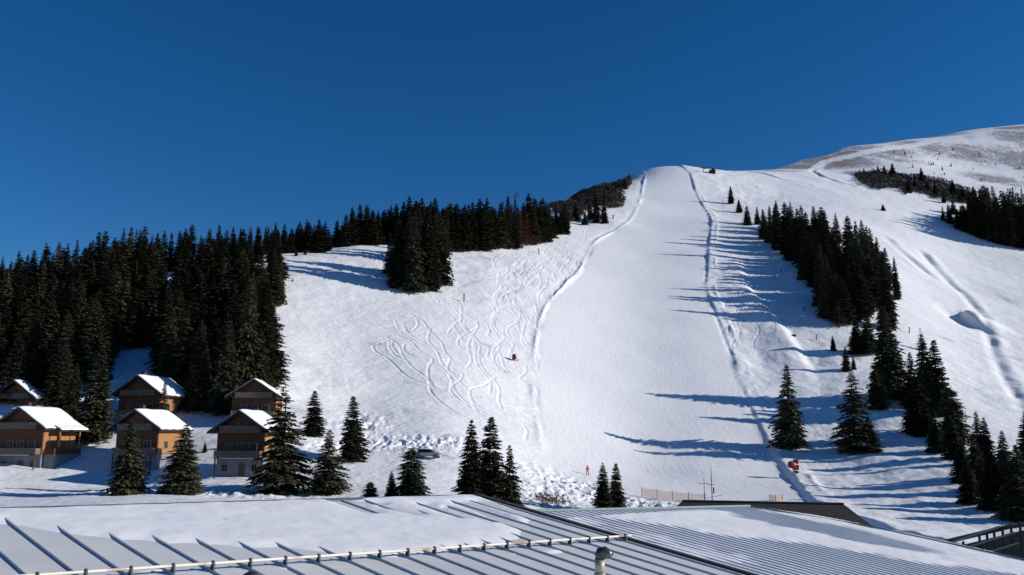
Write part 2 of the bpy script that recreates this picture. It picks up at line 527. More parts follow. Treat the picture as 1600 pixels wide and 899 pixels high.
MT['grey_rail'] = mat('grey_rail_paint', (0.13, 0.16, 0.18), 0.6)


def snow_ground():
    m = bpy.data.materials.new('hill_snow')
    m.use_nodes = True
    n = m.node_tree.nodes
    L = m.node_tree.links
    b = n['Principled BSDF']
    b.inputs['Roughness'].default_value = 0.6
    b.inputs['Specular IOR Level'].default_value = 0.2
    tc = n.new('ShaderNodeTexCoord')

    def noise(sc, det, rough=0.5, mp=None):
        t = n.new('ShaderNodeTexNoise')
        t.inputs['Scale'].default_value = sc
        t.inputs['Detail'].default_value = det
        t.inputs['Roughness'].default_value = rough
        src = tc.outputs['Object']
        if mp:
            q = n.new('ShaderNodeMapping')
            q.inputs['Scale'].default_value = mp
            L.new(src, q.inputs[0])
            src = q.outputs[0]
        L.new(src, t.inputs['Vector'])
        return t.outputs[0]

    def ramp(v, p0, c0, p1, c1):
        r = n.new('ShaderNodeValToRGB')
        r.color_ramp.elements[0].position = p0
        r.color_ramp.elements[0].color = (*c0, 1)
        r.color_ramp.elements[1].position = p1
        r.color_ramp.elements[1].color = (*c1, 1)
        L.new(v, r.inputs[0])
        return r.outputs[0]

    def mix(f, a, c):
        x = n.new('ShaderNodeMix')
        x.data_type = 'RGBA'
        L.new(f, x.inputs[0])
        L.new(a, x.inputs[6])
        L.new(c, x.inputs[7])
        return x.outputs[2]

    def math_(op, a, c=None, val=None):
        x = n.new('ShaderNodeMath')
        x.operation = op
        L.new(a, x.inputs[0])
        if c is not None:
            L.new(c, x.inputs[1])
        if val is not None:
            x.inputs[1].default_value = val
        return x.outputs[0]

    def attr(nm):
        a = n.new('ShaderNodeAttribute')
        a.attribute_name = nm
        return a.outputs['Fac']

    snow = ramp(noise(0.05, 6, 0.6, (1, 0.45, 1)), 0.3, (0.82, 0.83, 0.85), 0.7, (0.89, 0.89, 0.895))
    heather = ramp(noise(0.5, 6, 0.7), 0.3, (0.05, 0.045, 0.05), 0.7, (0.15, 0.125, 0.12))
    tan = ramp(noise(0.3, 5, 0.6), 0.35, (0.24, 0.19, 0.165), 0.7, (0.42, 0.35, 0.31))
    # cover = threshold of noise against the mask
    nz = math_('ADD', math_('MULTIPLY', noise(0.3, 9, 0.85, (1, 0.55, 1)), val=0.8), math_('MULTIPLY', noise(0.05, 4, 0.6), val=0.35))
    sc = math_('SUBTRACT', math_('ADD', math_('MULTIPLY', attr('scrub'), val=0.52), nz), val=0.96)
    cov = math_('MULTIPLY', sc, val=10.0)
    cl = n.new('ShaderNodeClamp')
    L.new(cov, cl.inputs[0])
    cfac = math_('MULTIPLY', cl.outputs[0], val=0.68)
    c = mix(cfac, snow, heather)
    tm = n.new('ShaderNodeClamp')
    L.new(math_('MULTIPLY', math_('SUBTRACT', math_('ADD', math_('MULTIPLY', attr('tan'), val=0.9), nz), val=1.0), val=5.0), tm.inputs[0])
    c = mix(math_('MULTIPLY', tm.outputs[0], val=0.85), c, tan)
    gm = n.new('ShaderNodeClamp')
    nz2 = noise(1.3, 6, 0.75)
    L.new(math_('MULTIPLY', math_('SUBTRACT', math_('ADD', math_('MULTIPLY', attr('grass'), val=0.42), nz2), val=0.86), val=6.0), gm.inputs[0])
    dry = ramp(noise(2.0, 4), 0.35, (0.13, 0.09, 0.07), 0.7, (0.30, 0.23, 0.19))
    c = mix(math_('MULTIPLY', gm.outputs[0], val=0.85), c, dry)
    L.new(c, b.inputs['Base Color'])
    bp = n.new('ShaderNodeBump')
    bp.inputs['Strength'].default_value = 0.55
    bp.inputs['Distance'].default_value = 0.35
    hh = math_('ADD', math_('MULTIPLY', noise(0.8, 6, 0.6), math_('ADD', math_('MULTIPLY', attr('piste'), val=-0.8), val=1.0)), math_('MULTIPLY', noise(0.12, 5, 0.55, (1.0, 0.35, 1)), val=0.6))
    groom = math_('MULTIPLY', math_('MULTIPLY', noise(1.0, 4, 0.6, (1.1, 0.05, 1)), attr('piste')), val=0.5)
    scr = math_('MULTIPLY', math_('MULTIPLY', noise(0.25, 7, 0.7, (1, 0.5, 1)), attr('piste')), val=0.25)
    hh = math_('ADD', math_('ADD', hh, groom), scr)
    L.new(hh, bp.inputs['Height'])
    L.new(bp.outputs[0], b.inputs['Normal'])
    return m


MT['hill'] = snow_ground()


# ------------------------------------------------------------------ hill mesh
def make_hill():
    dense = np.linspace(math.radians(-33), math.radians(33), 1080)
    a1 = np.radians(np.linspace(-180, -34, 42))
    a2 = np.radians(np.linspace(34, 180, 42))[:-1]
    ang = np.concatenate([a1, dense, a2])
    vs = np.linspace(812, 268, 800)
    r = np.array([ray(0, v)[2] for v in vs])
    Y = 101.0 / (0.475 - r)
    near = np.concatenate([[4, 20, 40, 60, 72, 80, 86, 90.0], np.arange(92, Y[0] - 0.2, 0.33)])
    far = Y[-1] + np.cumsum(np.geomspace(1.6, 60, 110))
    far = far[far < 4500]
    Y = np.concatenate([near, Y, far, [5200, 7000]])
    A, RR = np.meshgrid(ang, Y)
    rad = RR / np.cos(np.clip(np.abs(A), 0, math.radians(34)))
    x = (rad * np.sin(A)).ravel()
    y = (rad * np.cos(A)).ravel()
    z = base_h(x, y)
    view = (np.abs(A.ravel()) < math.radians(36)) & (y > 80)
    dz = np.zeros_like(z)
    xv, yv = x[view], y[view]
    d, piste, rough = detail(xv, yv)
    fd = sstep(80, 110, yv)
    dz[view] = d * fd
    z = z + dz
    att = {}
    for k, src in (('scrub', SCRUB), ('tan', TAN), ('grass', GRASS)):
        v_ = np.zeros_like(z)
        v_[view] = blobs(src, xv, yv)
        att[k] = v_
    # the wind swept snow path that climbs the bald ridge stays white
    pth = smooth_line(world_line([(1268, 268), (1285, 256), (1310, 248), (1345, 240), (1400, 231), (1450, 222), (1500, 213), (1530, 209)]), 2.0)
    sel = np.where(att['scrub'] > 0.05)[0]
    dm = np.full(len(sel), 99.0)
    for q0, q1 in pth:
        dm = np.minimum(dm, np.hypot(x[sel] - q0, (y[sel] - q1)))
    keep_ = 1 - np.exp(-(dm / 4.5) ** 4)
    att['scrub'][sel] *= keep_
    att['tan'][sel] *= keep_
    p_ = np.zeros_like(z)
    p_[view] = piste
    att['piste'] = p_
    nr, nc = A.shape
    idx = np.arange(nr * nc).reshape(nr, nc)
    nx = np.roll(idx, -1, axis=1)
    q = np.stack([idx[:-1], nx[:-1], nx[1:], idx[1:]], -1)
    q = q.reshape(-1, 4)
    me = bpy.data.meshes.new('snowy_hillside')
    me.vertices.add(nr * nc)
    me.vertices.foreach_set('co', np.c_[x, y, z].ravel())
    me.loops.add(q.size)
    me.loops.foreach_set('vertex_index', q.ravel())
    me.polygons.add(len(q))
    me.polygons.foreach_set('loop_start', np.arange(0, q.size, 4))
    me.polygons.foreach_set('loop_total', np.full(len(q), 4))
    me.polygons.foreach_set('use_smooth', np.ones(len(q), bool))
    for k, v_ in att.items():
        a = me.attributes.new(k, 'FLOAT', 'POINT')
        a.data.foreach_set('value', v_.astype(np.float32))
    me.update(calc_edges=True)
    me.validate()
    if me.polygons[0].normal.z < 0:
        me.flip_normals()
    me.materials.append(MT['hill'])
    o = bpy.data.objects.new('snowy_hillside', me)
    COL.objects.link(o)
    o['kind'] = 'structure'
    o['label'] = 'snow covered hillside with the groomed ski run and open slopes'
    return o


make_hill()


# ------------------------------------------------------------------ building helpers
class MB:
    def __init__(s):
        s.v = []
        s.f = []

    def add(s, vs, fs):
        b = len(s.v)
        s.v += [tuple(map(float, p)) for p in vs]
        s.f += [tuple(i + b for i in f) for f in fs]
        return s

    def box(s, a, b, M=None):
        x0, y0, z0 = a
        x1, y1, z1 = b
        vs = [(x0, y0, z0), (x1, y0, z0), (x1, y1, z0), (x0, y1, z0), (x0, y0, z1), (x1, y0, z1), (x1, y1, z1), (x0, y1, z1)]
        if M is not None:
            vs = [M @ Vector(p) for p in vs]
        return s.add(vs, [(0, 3, 2, 1), (4, 5, 6, 7), (0, 1, 5, 4), (1, 2, 6, 5), (2, 3, 7, 6), (3, 0, 4, 7)])

    def tube(s, pts, rad, n=8, cap=True):
        pts = [Vector(p) for p in pts]
        if not isinstance(rad, (list, tuple)):
            rad = [rad] * len(pts)
        vs = []
        for i, p in enumerate(pts):
            t = (pts[min(i + 1, len(pts) - 1)] - pts[max(i - 1, 0)]).normalized()
            a = t.cross(Vector((0, 0, 1)))
            if a.length < 0.05:
                a = t.cross(Vector((0, 1, 0)))
            a.normalize()
            b = t.cross(a)
            for k in range(n):
                q = 2 * math.pi * k / n
                vs.append(p + (a * math.cos(q) + b * math.sin(q)) * rad[i])
        fs = []
        for i in range(len(pts) - 1):
            for k in range(n):
                k2 = (k + 1) % n
                fs.append((i * n + k, i * n + k2, (i + 1) * n + k2, (i + 1) * n + k))
        if cap:
            fs.append(tuple(range(n)))
            fs.append(tuple(range((len(pts) - 1) * n, len(pts) * n)))
        return s.add(vs, fs)

    def prism(s, poly, off):
        """closed prism from a polygon and an offset vector"""
        n = len(poly)
        o = Vector(off)
        vs = [Vector(p) for p in poly] + [Vector(p) + o for p in poly]
        fs = [tuple(range(n))[::-1], tuple(range(n, 2 * n))]
        for i in range(n):
            j = (i + 1) % n
            fs.append((i, j, n + j, n + i))
        return s.add(vs, fs)

    def mesh(s, name, m, smooth=False):
        me = bpy.data.meshes.new(name)
        me.from_pydata(s.v, [], s.f)
        bm = bmesh.new()
        bm.from_mesh(me)
        bmesh.ops.recalc_face_normals(bm, faces=bm.faces)
        bm.to_mesh(me)
        bm.free()
        if smooth:
            me.polygons.foreach_set('use_smooth', np.ones(len(me.polygons), bool))
        me.materials.append(m)
        return me

    def build(s, name, m, parent=None, smooth=False, bevel=0):
        me = s.mesh(name, m, smooth)
        o = bpy.data.objects.new(name, me)
        COL.objects.link(o)
        if parent is not None:
            o.parent = parent
        if bevel:
            bv = o.modifiers.new('bevel', 'BEVEL')
            bv.width = bevel
            bv.segments = 2
        return o


def thing(name, label, cat, loc=(0, 0, 0), rz=0, group=None):
    o = bpy.data.objects.new(name, None)
    o.empty_display_size = 0.2
    COL.objects.link(o)
    o.location = loc
    o.rotation_euler = (0, 0, rz)
    tag(o, label, cat, group)
    return o


def tag(o, label, cat, group=None, kind=None):
    o['label'] = label
    if cat:
        o['category'] = cat
    if group:
        o['group'] = group
    if kind:
        o['kind'] = kind
    return o


# ------------------------------------------------------------------ near roofs
def nrm(a):
    return a / np.linalg.norm(a)


D1 = nrm(ray(-520, 405))            # up the seams
D2 = nrm(ray(2272, 751))            # along the ridge
NR = nrm(np.cross(D2, D1))
if NR[2] < 0:
    NR = -NR
D2 = nrm(D2 - D1 * (D1 @ D2))


def on_plane(u, v, s):
    q = ray(u, v)
    return q * (-s / (NR @ q))


SA = 3.534
OA = on_plane(746, 775.5, SA)


def pa(a, b, h=0.0, O=OA):
    return O + D2 * a - D1 * b + NR * h


def ab(p, O=OA):
    q = p - O
    return q @ D2, -(q @ D1)


lodge = thing('lodge_building', 'near lodge with grey standing seam metal roof half covered in snow, lower left', 'building', (0, 0, 0))
AL, BL = -30.0, 20.0
m = MB()
m.prism([pa(AL, 0), pa(0, 0), pa(0, BL), pa(AL, BL)], -NR * 0.12)
roofA = m.build('roof', MT['sheet'], lodge)
# far slope and walls
m = MB()
bk = np.array([-NR[0], -NR[1], 0.0])
far_dir = nrm(np.array([D1[0], D1[1], -0.16]))
m.prism([pa(AL, -0.02, -0.01), pa(0, -0.02, -0.01), pa(0, -0.02, -0.01) + far_dir * 7, pa(AL, -0.02, -0.01) + far_dir * 7], (0, 0, -0.12))
m.build('rear_roof_slope', MT['sheet'], lodge)
w_ = MB()
in_ = 0.5
c = [pa(AL + in_, -6.0), pa(-in_, -6.0), pa(-in_, BL - in_), pa(AL + in_, BL - in_)]
top = [np.array([p[0], p[1], 0]) for p in c]
for i, p in enumerate(c):
    top[i][2] = min(p[2], pa(0, 0)[2]) - (1.75 if i < 2 else 0.35)
bot = [np.array([p[0], p[1], -14.0]) for p in c]
w_.add(bot + top, [(0, 1, 5, 4), (1, 2, 6, 5), (2, 3, 7, 6), (3, 0, 4, 7), (0, 3, 2, 1), (4, 5, 6, 7)])
w_.build('wall', MT['plaster'], lodge)
# seams
sm = MB()
cs = []
for (u, v) in [(117, 894.7), (185, 890), (250, 885), (310, 881), (369, 877.5), (423, 874), (475, 871), (525, 868), (571, 865.5), (617, 862.5), (659, 860), (697, 857)]:
    cs.append(ab(on_plane(u, v, SA))[0])
sp = float(np.mean(np.diff(cs)))
a0 = cs[5] % sp - sp
k = 0
seamA = []
a = a0
while a > AL:
    if a < -0.15:
        seamA.append(a)
    a -= sp
for a in seamA:
    p = [pa(a - 0.016, 0.1, 0.0), pa(a + 0.016, 0.1, 0.0), pa(a + 0.016, 0.1, 0.034), pa(a - 0.016, 0.1, 0.034)]
    sm.prism(p, -D1 * (BL - 0.15))
sm.build('standing_seams', MT['sheet'], roofA)
# ridge flashing and dark verge
m = MB()
m.prism([pa(AL, -0.10, -0.03), pa(AL, 0.10, 0.002), pa(AL, 0.10, 0.03), pa(AL, 0.0, 0.045), pa(AL, -0.12, 0.03)], D2 * (-AL + 0.02))
m.build('ridge_cap', MT['ridge'], roofA)
m = MB()
m.prism([pa(-0.10, -0.02, 0.003), pa(0.12, -0.02, -0.02), pa(0.12, -0.02, 0.05), pa(-0.10, -0.02, 0.07)], -D1 * BL)
m.build('verge_strip', MT['dark_trim'], roofA)  # dark strip laid along the verge
# snow guard pipe on brackets
p0 = ab(on_plane(969, 838, SA + -0.12))
p1 = ab(on_plane(117, 894.7, SA - 0.12))
gb = (p0[1] + p1[1]) / 2
gA = thing('snow_guard_rail', 'thin rusty cream snow guard pipe on brackets running across the grey metal roof', 'snow guard')
m = MB()


def gbf(a):
    t = (a - p0[0]) / (p1[0] - p0[0])
    return p0[1] + (p1[1] - p0[1]) * t


m.tube([pa(0.0, gbf(0.0), 0.12), pa(-28, gbf(-28), 0.12)], 0.021, 8)
m.build('pipe', MT['pipe'], gA, True)
for a in seamA:
    if a > -27:
        b_ = gbf(a)
        m = MB()
        m.prism([pa(a - 0.02, b_ - 0.05, 0.03), pa(a - 0.02, b_ + 0.07, 0.03), pa(a - 0.02, b_ + 0.03, 0.155), pa(a - 0.02, b_ - 0.03, 0.155)], D2 * 0.025)
        m.build('bracket', MT['dark_steel'], gA)


# snow lying on a roof plane, thick in the middle and feathered at an uneven edge
def roof_snow(name, O, a0, a1, b0, b1, step, mask, thick, parent, bend=0.0, hfun=None):
    na = int((a1 - a0) / step) + 1
    nb = int((b1 - b0) / step) + 1
    A, B = np.meshgrid(np.linspace(a0, a1, na), np.linspace(b0, b1, nb), indexing='ij')
    t = mask(A, B)
    h = -0.03 + (thick + 0.03) * sstep(-0.25, 0.6, t) * (1 + 0.14 * fbm(A, B, 1.7, 71, 3)) + 0.006 * fbm(A, B, 0.35, 75, 2) * (t > -0.1)
    if hfun is not None:
        h = h + hfun(A, B)
    P = O[None, None, :] + D2[None, None, :] * A[..., None] - D1[None, None, :] * B[..., None] + NR[None, None, :] * h[..., None]
    idx = np.arange(na * nb).reshape(na, nb)
    keep = (t > -0.3)
    q = np.stack([idx[:-1, :-1], idx[1:, :-1], idx[1:, 1:], idx[:-1, 1:]], -1).reshape(-1, 4)
    kk = keep.ravel()[q].any(1)
    q = q[kk]
    used, inv = np.unique(q, return_inverse=True)
    me = bpy.data.meshes.new(name)
    me.from_pydata(P.reshape(-1, 3)[used].tolist(), [], inv.reshape(-1, 4).tolist())
    me.polygons.foreach_set('use_smooth', np.ones(len(me.polygons), bool))
    if len(me.polygons) and me.polygons[len(me.polygons) // 2].normal.dot(Vector(NR)) < 0:
        me.flip_normals()
    me.materials.append(MT['roof_snow'])
    o = bpy.data.objects.new(name, me)
    COL.objects.link(o)
    o.parent = parent
    return o


# lower snow edge on roof A, read along the ridge direction
edge_px = [(-60, 800), (0, 816), (30, 818), (60, 822), (100, 826), (150, 834), (180, 840), (220, 840), (270, 846), (330, 848), (380, 851), (440, 850), (500, 860), (560, 866), (620, 866), (680, 860), (740, 854), (790, 846), (815, 838), (800, 830), (790, 824), (815, 812), (830, 802), (845, 800), (900, 812), (930, 826)]
eab = np.array([ab(on_plane(u, v, SA - 0.04)) for u, v in edge_px])
PX_A = np.array([ab(on_plane(u, v, SA - 0.04)) for u, v in [(-60, 786), (-60, 802)] + edge_px[1:16] + [(818, 838), (812, 826), (835, 812), (822, 800), (800, 792), (775, 783), (746, 776)]])


def poly_sd(px, A, B):
    """signed distance, positive inside"""
    x, y = A.ravel(), B.ravel()
    d = np.full(len(x), 1e9)
    ins = np.zeros(len(x), bool)
    n = len(px)
    for i in range(n):
        ax, ay = px[i]
        bx, by = px[(i + 1) % n]
        ex, ey = bx - ax, by - ay
        t = np.clip(((x - ax) * ex + (y - ay) * ey) / (ex * ex + ey * ey + 1e-12), 0, 1)
        d = np.minimum(d, np.hypot(x - ax - t * ex, y - ay - t * ey))
        c_ = ((ay > y) != (by > y)) & (x < (bx - ax) * (y - ay) / (by - ay + 1e-12) + ax)
        ins ^= c_
    return (np.where(ins, d, -d)).reshape(A.shape)


PA2 = PX_A.copy()
PA2[0] = (AL - 2, 0.12)
PA2[1] = (AL - 2, PA2[2][1] * 0.9)
PA2[-1] = (0.3, -1.0)
PA2[0] = (AL - 2, -1.0)


def maskA(A, B):
    t = poly_sd(PA2, A, B) + 0.12
    t = t + 0.10 * fbm(A, B, 0.8, 81, 3)
    # melted slots beside some seams near the ridge
    for u0, v0, u1, v1, wd in ((520, 781, 575, 799, 0.12), (600, 792, 650, 803, 0.05), (665, 790, 722, 808, 0.08), (725, 788, 862, 843, 0.16), (752, 786, 930, 838, 0.14), (700, 795, 770, 815, 0.05), (530, 783, 590, 788, 0.08)):
        q0 = ab(on_plane(u0, v0, SA))
        q1 = ab(on_plane(u1, v1, SA))
        ex, ey = q1[0] - q0[0], q1[1] - q0[1]
        tt = np.clip(((A - q0[0]) * ex + (B - q0[1]) * ey) / (ex * ex + ey * ey), 0, 1)
        dd = np.hypot(A - q0[0] - tt * ex, B - q0[1] - tt * ey)
        t = np.minimum(t, (dd - wd) * 1.6)
    return t


roof_snow('snow_cover', OA, -24, 0.0, 0.05, 9.5, 0.05, maskA, 0.05, roofA)
# small drifts left below the guard
for i, (u0, v0, rr) in enumerate([(372, 889, 0.32), (450, 888, 0.3), (860, 862, 0.5), (800, 866, 0.3), (645, 866, 0.25), (245, 892, 0.3), (490, 884, 0.15)]):
    q = ab(on_plane(u0, v0, SA))
    roof_snow('snow_drift', OA, q[0] - 1.2, q[0] + 1.2, q[1] - 0.8, q[1] + 0.8, 0.06, lambda A, B, q=q, rr=rr: rr * 0.6 - np.hypot((A - q[0]) * 0.7, (B - q[1]) * 1.5) + 0.08 * fbm(A, B, 0.4, 90, 2), 0.05, roofA)

# vent pipe with bent cowl
vb = on_plane(938, 935, SA)
vt_z = (ray(938, 874) * vb[1])[2]
vx = vb[0]
vy = vb[1]
vent = thing('vent_pipe', 'cream metal vent pipe with dark hooded elbow rising from grey roof, bottom centre', 'vent', tuple(vb))
m = MB()
hh = vt_z - vb[2]
rv = 8.0 / F * vy
m.tube([(0, 0, -0.2), (0, 0, hh * 0.62)], rv, 20)
m.tube([(0, 0, hh * 0.6), (0, 0, hh * 0.64)], rv * 1.12, 20)
m.tube([(0, 0, hh * 0.62), (0, 0, hh)], rv * 0.93, 20)
m.build('pipe', MT['vent'], vent, True)
m = MB()
m.tube([(0, 0, hh), (0, 0, hh + rv * 0.6), (rv * 0.25, 0, hh + rv * 1.25), (rv * 0.9, 0, hh + rv * 1.45), (rv * 1.5, 0, hh + rv * 1.05), (rv * 1.85, 0, hh + rv * 0.45)], [rv * 0.98, rv * 1.02, rv * 1.0, rv * 0.92, rv * 0.9, rv * 0.95], 16)
m.build('cowl', MT['cowl'], vent, True)
# second short vent just reaching the picture's lower edge
q = on_plane(392, 925, SA)
v2 = thing('roof_vent', 'small dark round vent cap peeking in at the bottom edge below the snow guard', 'vent', tuple(q))
zt = (ray(392, 893) * q[1])[2] - q[2]
m = MB()
m.tube([(0, 0, -0.1), (0, 0, zt * 0.7)], 0.05, 14)
m.build('stem', MT['vent'], v2, True)
m = MB()
m.tube([(0, 0, zt * 0.62), (0, 0, zt * 0.85), (0, 0, zt)], [0.13, 0.12, 0.05], 16)
m.build('hood', MT['cowl'], v2, True)

# ribbed roof to the right, a little lower
SB = SA + 0.55
hall = thing('hall_building', 'long hall with finely ribbed metal roof under smooth snow, lower right', 'building')
OB = on_plane(1172, 792.5, SB)


def abB(u, v):
    return ab(on_plane(u, v, SB), OB)


l0 = abB(862, 800)
r0 = abB(1350, 822)
r1 = abB(1600, 876)
# arched verge: the roof falls away slightly towards its right hand eave
CURV = 0.0
A0B = l0[0] - 6
print('hall', l0, r0, r1, OB)


def pb(a, b, h=0.0):
    return OB + D2 * a - D1 * b + NR * h


def verge_a(b):
    return np.interp(b, [0, r0[1], r1[1], r1[1] + 10], [0, r0[0], r1[0], r1[0] + (r1[0] - r0[0]) / (r1[1] - r0[1]) * 10])


def top_b(a):
    return np.interp(a, [A0B, l0[0], 0], [l0[1] * 1.5, l0[1], 0])


BB = 26.0
ribs = MB()
NB = 26
pitch_r = 0.31
na = int((max(r1[0], 0) + 12 - A0B) / pitch_r)
prof = [(0.0, 0.0), (0.235, 0.0), (0.24, 0.026), (0.285, 0.026), (0.29, 0.0)]
vs_, fs_ = [], []
cols = []
for i in range(na):
    for (o_, h_) in prof:
        cols.append((A0B + i * pitch_r + o_, h_))
cols = np.array(cols)
bs = np.linspace(0, 1, NB)
rows = []
for (a, h_) in cols:
    b_start = float(top_b(min(a, 0)))
    if a > 0:
        bb = np.linspace(0, r1[1] + 10, 200)
        va = verge_a(bb)
        ok = np.where(va >= a)[0]
        if len(ok) == 0:
            rows.append(None)
            continue
        b_start = float(bb[ok[0]])
    rows.append([pb(a, b_start + t * (BB - b_start), h_) for t in bs])
rows = [r_ for r_ in rows if r_ is not None]
nv = len(rows)
ribs.add([p for r_ in rows for p in r_], [(i * NB + j, (i + 1) * NB + j, (i + 1) * NB + j + 1, i * NB + j + 1) for i in range(nv - 1) for j in range(NB - 1)])
roofB = ribs.build('roof', MT['rib'], hall)
# edge trims along the top and the verge
m = MB()
tp = [pb(a, float(top_b(a)) - 0.03, 0.02) for a in np.linspace(A0B, 0, 12)]
m.tube(tp, 0.06, 6)
m.build('ridge_trim', MT['ridge'], roofB)
m = MB()
bb = np.linspace(0, r1[1] + 9, 24)
m.tube([pb(float(verge_a(b_)) + 0.02, b_, 0.0) for b_ in bb], 0.06, 6)
m.build('verge_trim', MT['ridge'], roofB)
wl = MB()
cc = [pb(A0B + 0.4, 0.8), pb(-0.4, 0.5), pb(float(verge_a(8)) - 0.4, 8.0), pb(float(verge_a(BB)) - 0.6, BB - 1), pb(A0B + 0.4, BB - 1)]
t_ = [np.array([p[0], p[1], p[2] - 0.35]) for p in cc]
b__ = [np.array([p[0], p[1], -16.0]) for p in cc]
n5 = 5
wl.add(b__ + t_, [(i, (i + 1) % n5, n5 + (i + 1) % n5, n5 + i) for i in range(n5)] + [tuple(range(n5, 10))])
wl.build('wall', MT['plaster'], hall)
PB_ = np.array([abB(u, v) for u, v in [(858, 800), (905, 807), (960, 815), (1020, 822), (1060, 826), (1090, 834), (1130, 838), (1200, 845), (1260, 852), (1330, 862), (1420, 878), (1520, 890), (1600, 902), (1700, 925), (1760, 912), (1600, 877), (1470, 846), (1350, 822), (1250, 803), (1172, 794)]])


def maskB(A, B):
    t = poly_sd(PB_, A, B) * 0.6 + 0.08
    q0 = abB(1295, 826)
    q1 = abB(1230, 818)
    melt = np.exp(-(((A - q0[0]) / 0.9) ** 2 + ((B - q0[1]) / 3.0) ** 2)) * 0.85 + np.exp(-(((A - q1[0]) / 1.0) ** 2 + ((B - q1[1]) / 2.4) ** 2)) * 0.5
    t = np.minimum(t, 0.4) - melt + 0.12 * fbm(A * 0.7, B, 1.2, 95, 3)
    lft = sstep(l0[0] * 0.5, l0[0], A) * 0.25
    return t - lft


roof_snow('snow_cover', OB, A0B + 5, float(r1[0]) + 5, 0.02, r1[1] + 8, 0.07, maskB, 0.06, roofB)
# thin dusting in the troughs beside the lodge roof edge
PB2 = np.array([abB(u, v) for u, v in [(870, 803), (1000, 830), (1090, 850), (1160, 868), (1150, 880), (1040, 850), (960, 832), (880, 812)]])
roof_snow('snow_dusting', OB, A0B + 4, 2.5, 0.02, r1[1] + 6, 0.07, lambda A, B: np.minimum(poly_sd(PB2, A, B), 0.0) * 0.4 + 0.28 + 0.22 * fbm(A * 0.6, B * 0.5, 0.9, 97, 3), 0.028, roofB)

# dark hipped roof behind the hall
YC = 62.0


def at(u, v, Y):
    return ray(u, v) * Y


cl, cr = at(1066, 783.5, YC), at(1318, 788, YC)
el, er = at(1030, 806, YC - 4.5), at(1372, 846, YC - 4.5)
zc = min(el[2], er[2])
# eaves at one level
e0 = np.array([cl[0] - 1.9, YC - 3.0, cl[2] - 2.3])
e1 = np.array([cr[0] + 1.9, YC - 3.0, cl[2] - 2.3])
e2_ = np.array([cr[0] + 1.9, YC + 3.0, cl[2] - 2.3])
e3 = np.array([cl[0] - 1.9, YC + 3.0, cl[2] - 2.3])
cr[2] = cr[2]
shed = thing('hipped_roof_building', 'low building with dark brown hipped roof just behind the snowy ribbed roof', 'building')
m = MB()
m.add([e0, e1, e2_, e3, cl, cr] + [p + np.array([0, 0, -0.25]) for p in (e0, e1, e2_, e3)],
      [(0, 1, 5, 4), (1, 2, 5), (2, 3, 4, 5), (3, 0, 4), (0, 6, 7, 1), (1, 7, 8, 2), (2, 8, 9, 3), (3, 9, 6, 0), (6, 9, 8, 7)])
rc = m.build('roof', MT['shingle'], shed)
m = MB()
m.tube([cl + [0, 0, 0.03], cr + [0, 0, 0.03]], 0.09, 6)
m.build('ridge_cap', MT['dark_trim'], rc)
m = MB()
m.box((e0[0] + 0.8, e0[1] + 0.8, -16), (e1[0] - 0.8, e2_[1] - 0.8, e0[2] - 0.2))
m.build('wall', MT['plaster'], shed)
# masts
for (u, vb_, vt_, lab, big) in [(1113, 785, 730, 'tall thin antenna mast with small crossbars standing on the dark hipped roof', True), (1101, 782, 746, 'short thin antenna pole beside the taller mast on the dark hipped roof', False)]:
    p = at(u, vb_, YC)
    H = (at(u, vt_, YC) - p)[2]
    t = thing('antenna_mast', lab, 'antenna', tuple(p), 0, 'antenna masts on the dark roof')
    m = MB()
    m.tube([(0, 0, -0.3), (0, 0, H * 0.55), (0, 0, H)], [0.035, 0.028, 0.014] if big else [0.024, 0.02, 0.014], 6)
    m.build('pole', MT['dark_steel'], t)
    m = MB()
    if big:
        m.tube([(-0.4, 0, H * 0.12), (0.75, 0, H * 0.2)], 0.014, 5)
        m.tube([(-0.3, 0, H * 0.5), (0.2, 0, H * 0.5)], 0.02, 5)
        m.tube([(0.12, 0, H * 0.25), (0.14, 0, H * 0.42)], 0.05, 6)
    else:
        m.tube([(-0.35, 0, H * 0.72), (0.3, 0, H * 0.72)], 0.014, 5)
        for k in range(4):
            m.tube([(-0.3 + k * 0.17, -0.1, H * 0.72 - 0.06), (-0.3 + k * 0.17, 0.1, H * 0.72 + 0.12)], 0.008, 4)
    m.build('crossbar', MT['dark_steel'], t)

# timber walkway with railings, tree shade darkened into its colours, right edge
YW = 44.0
wk = thing('covered_walkway', 'timber walkway with slanting rails, coloured dark for shade, at the lower right edge', 'walkway')


def bar(mb, u0, v0, u1, v1, r_, Y0=YW, Y1=None):
    a_, b_ = at(u0, v0, Y0), at(u1, v1, Y1 or Y0)
    mb.tube([a_, b_], r_, 6)


m = MB()
for (a_, b_, c_, d_, dz) in [(1476, 846, 1576, 822, 0.25)]:
    P0, P1 = at(a_, b_, YW), at(c_, d_, YW)
    P2 = at(1640, 812, YW)
    for s0, s1 in ((P0, P1), (P1, P2)):
        m.prism([s0, s1, s1 + [0, 0, -0.16], s0 + [0, 0, -0.16]], (0, 0.35, 0.0))
m.build('roof_beam', MT['shaded_wood'], wk)
m = MB()
bar(m, 1482, 849, 1562, 823, 0.05, YW - 0.3)
bar(m, 1512, 855, 1585, 832, 0.045, YW - 0.3)
bar(m, 1535, 866, 1592, 848, 0.045, YW - 0.3)
m.build('handrail', MT['grey_rail'], wk)
for u0, v0, u1, v1 in [(1505, 846, 1505, 880), (1530, 836, 1531, 880), (1542, 834, 1543, 882), (1553, 829, 1556, 884), (1566, 824, 1569, 886), (1579, 819, 1586, 890), (1593, 815, 1602, 893)]:
    m = MB()
    a_, b_ = at(u0, v0, YW - 0.2), at(u1, v1, YW - 0.2)
    b_[2] = -13.5
    m.tube([b_, a_], 0.07, 6)
    m.build('post', MT['shaded_wood'], wk)
m = MB()
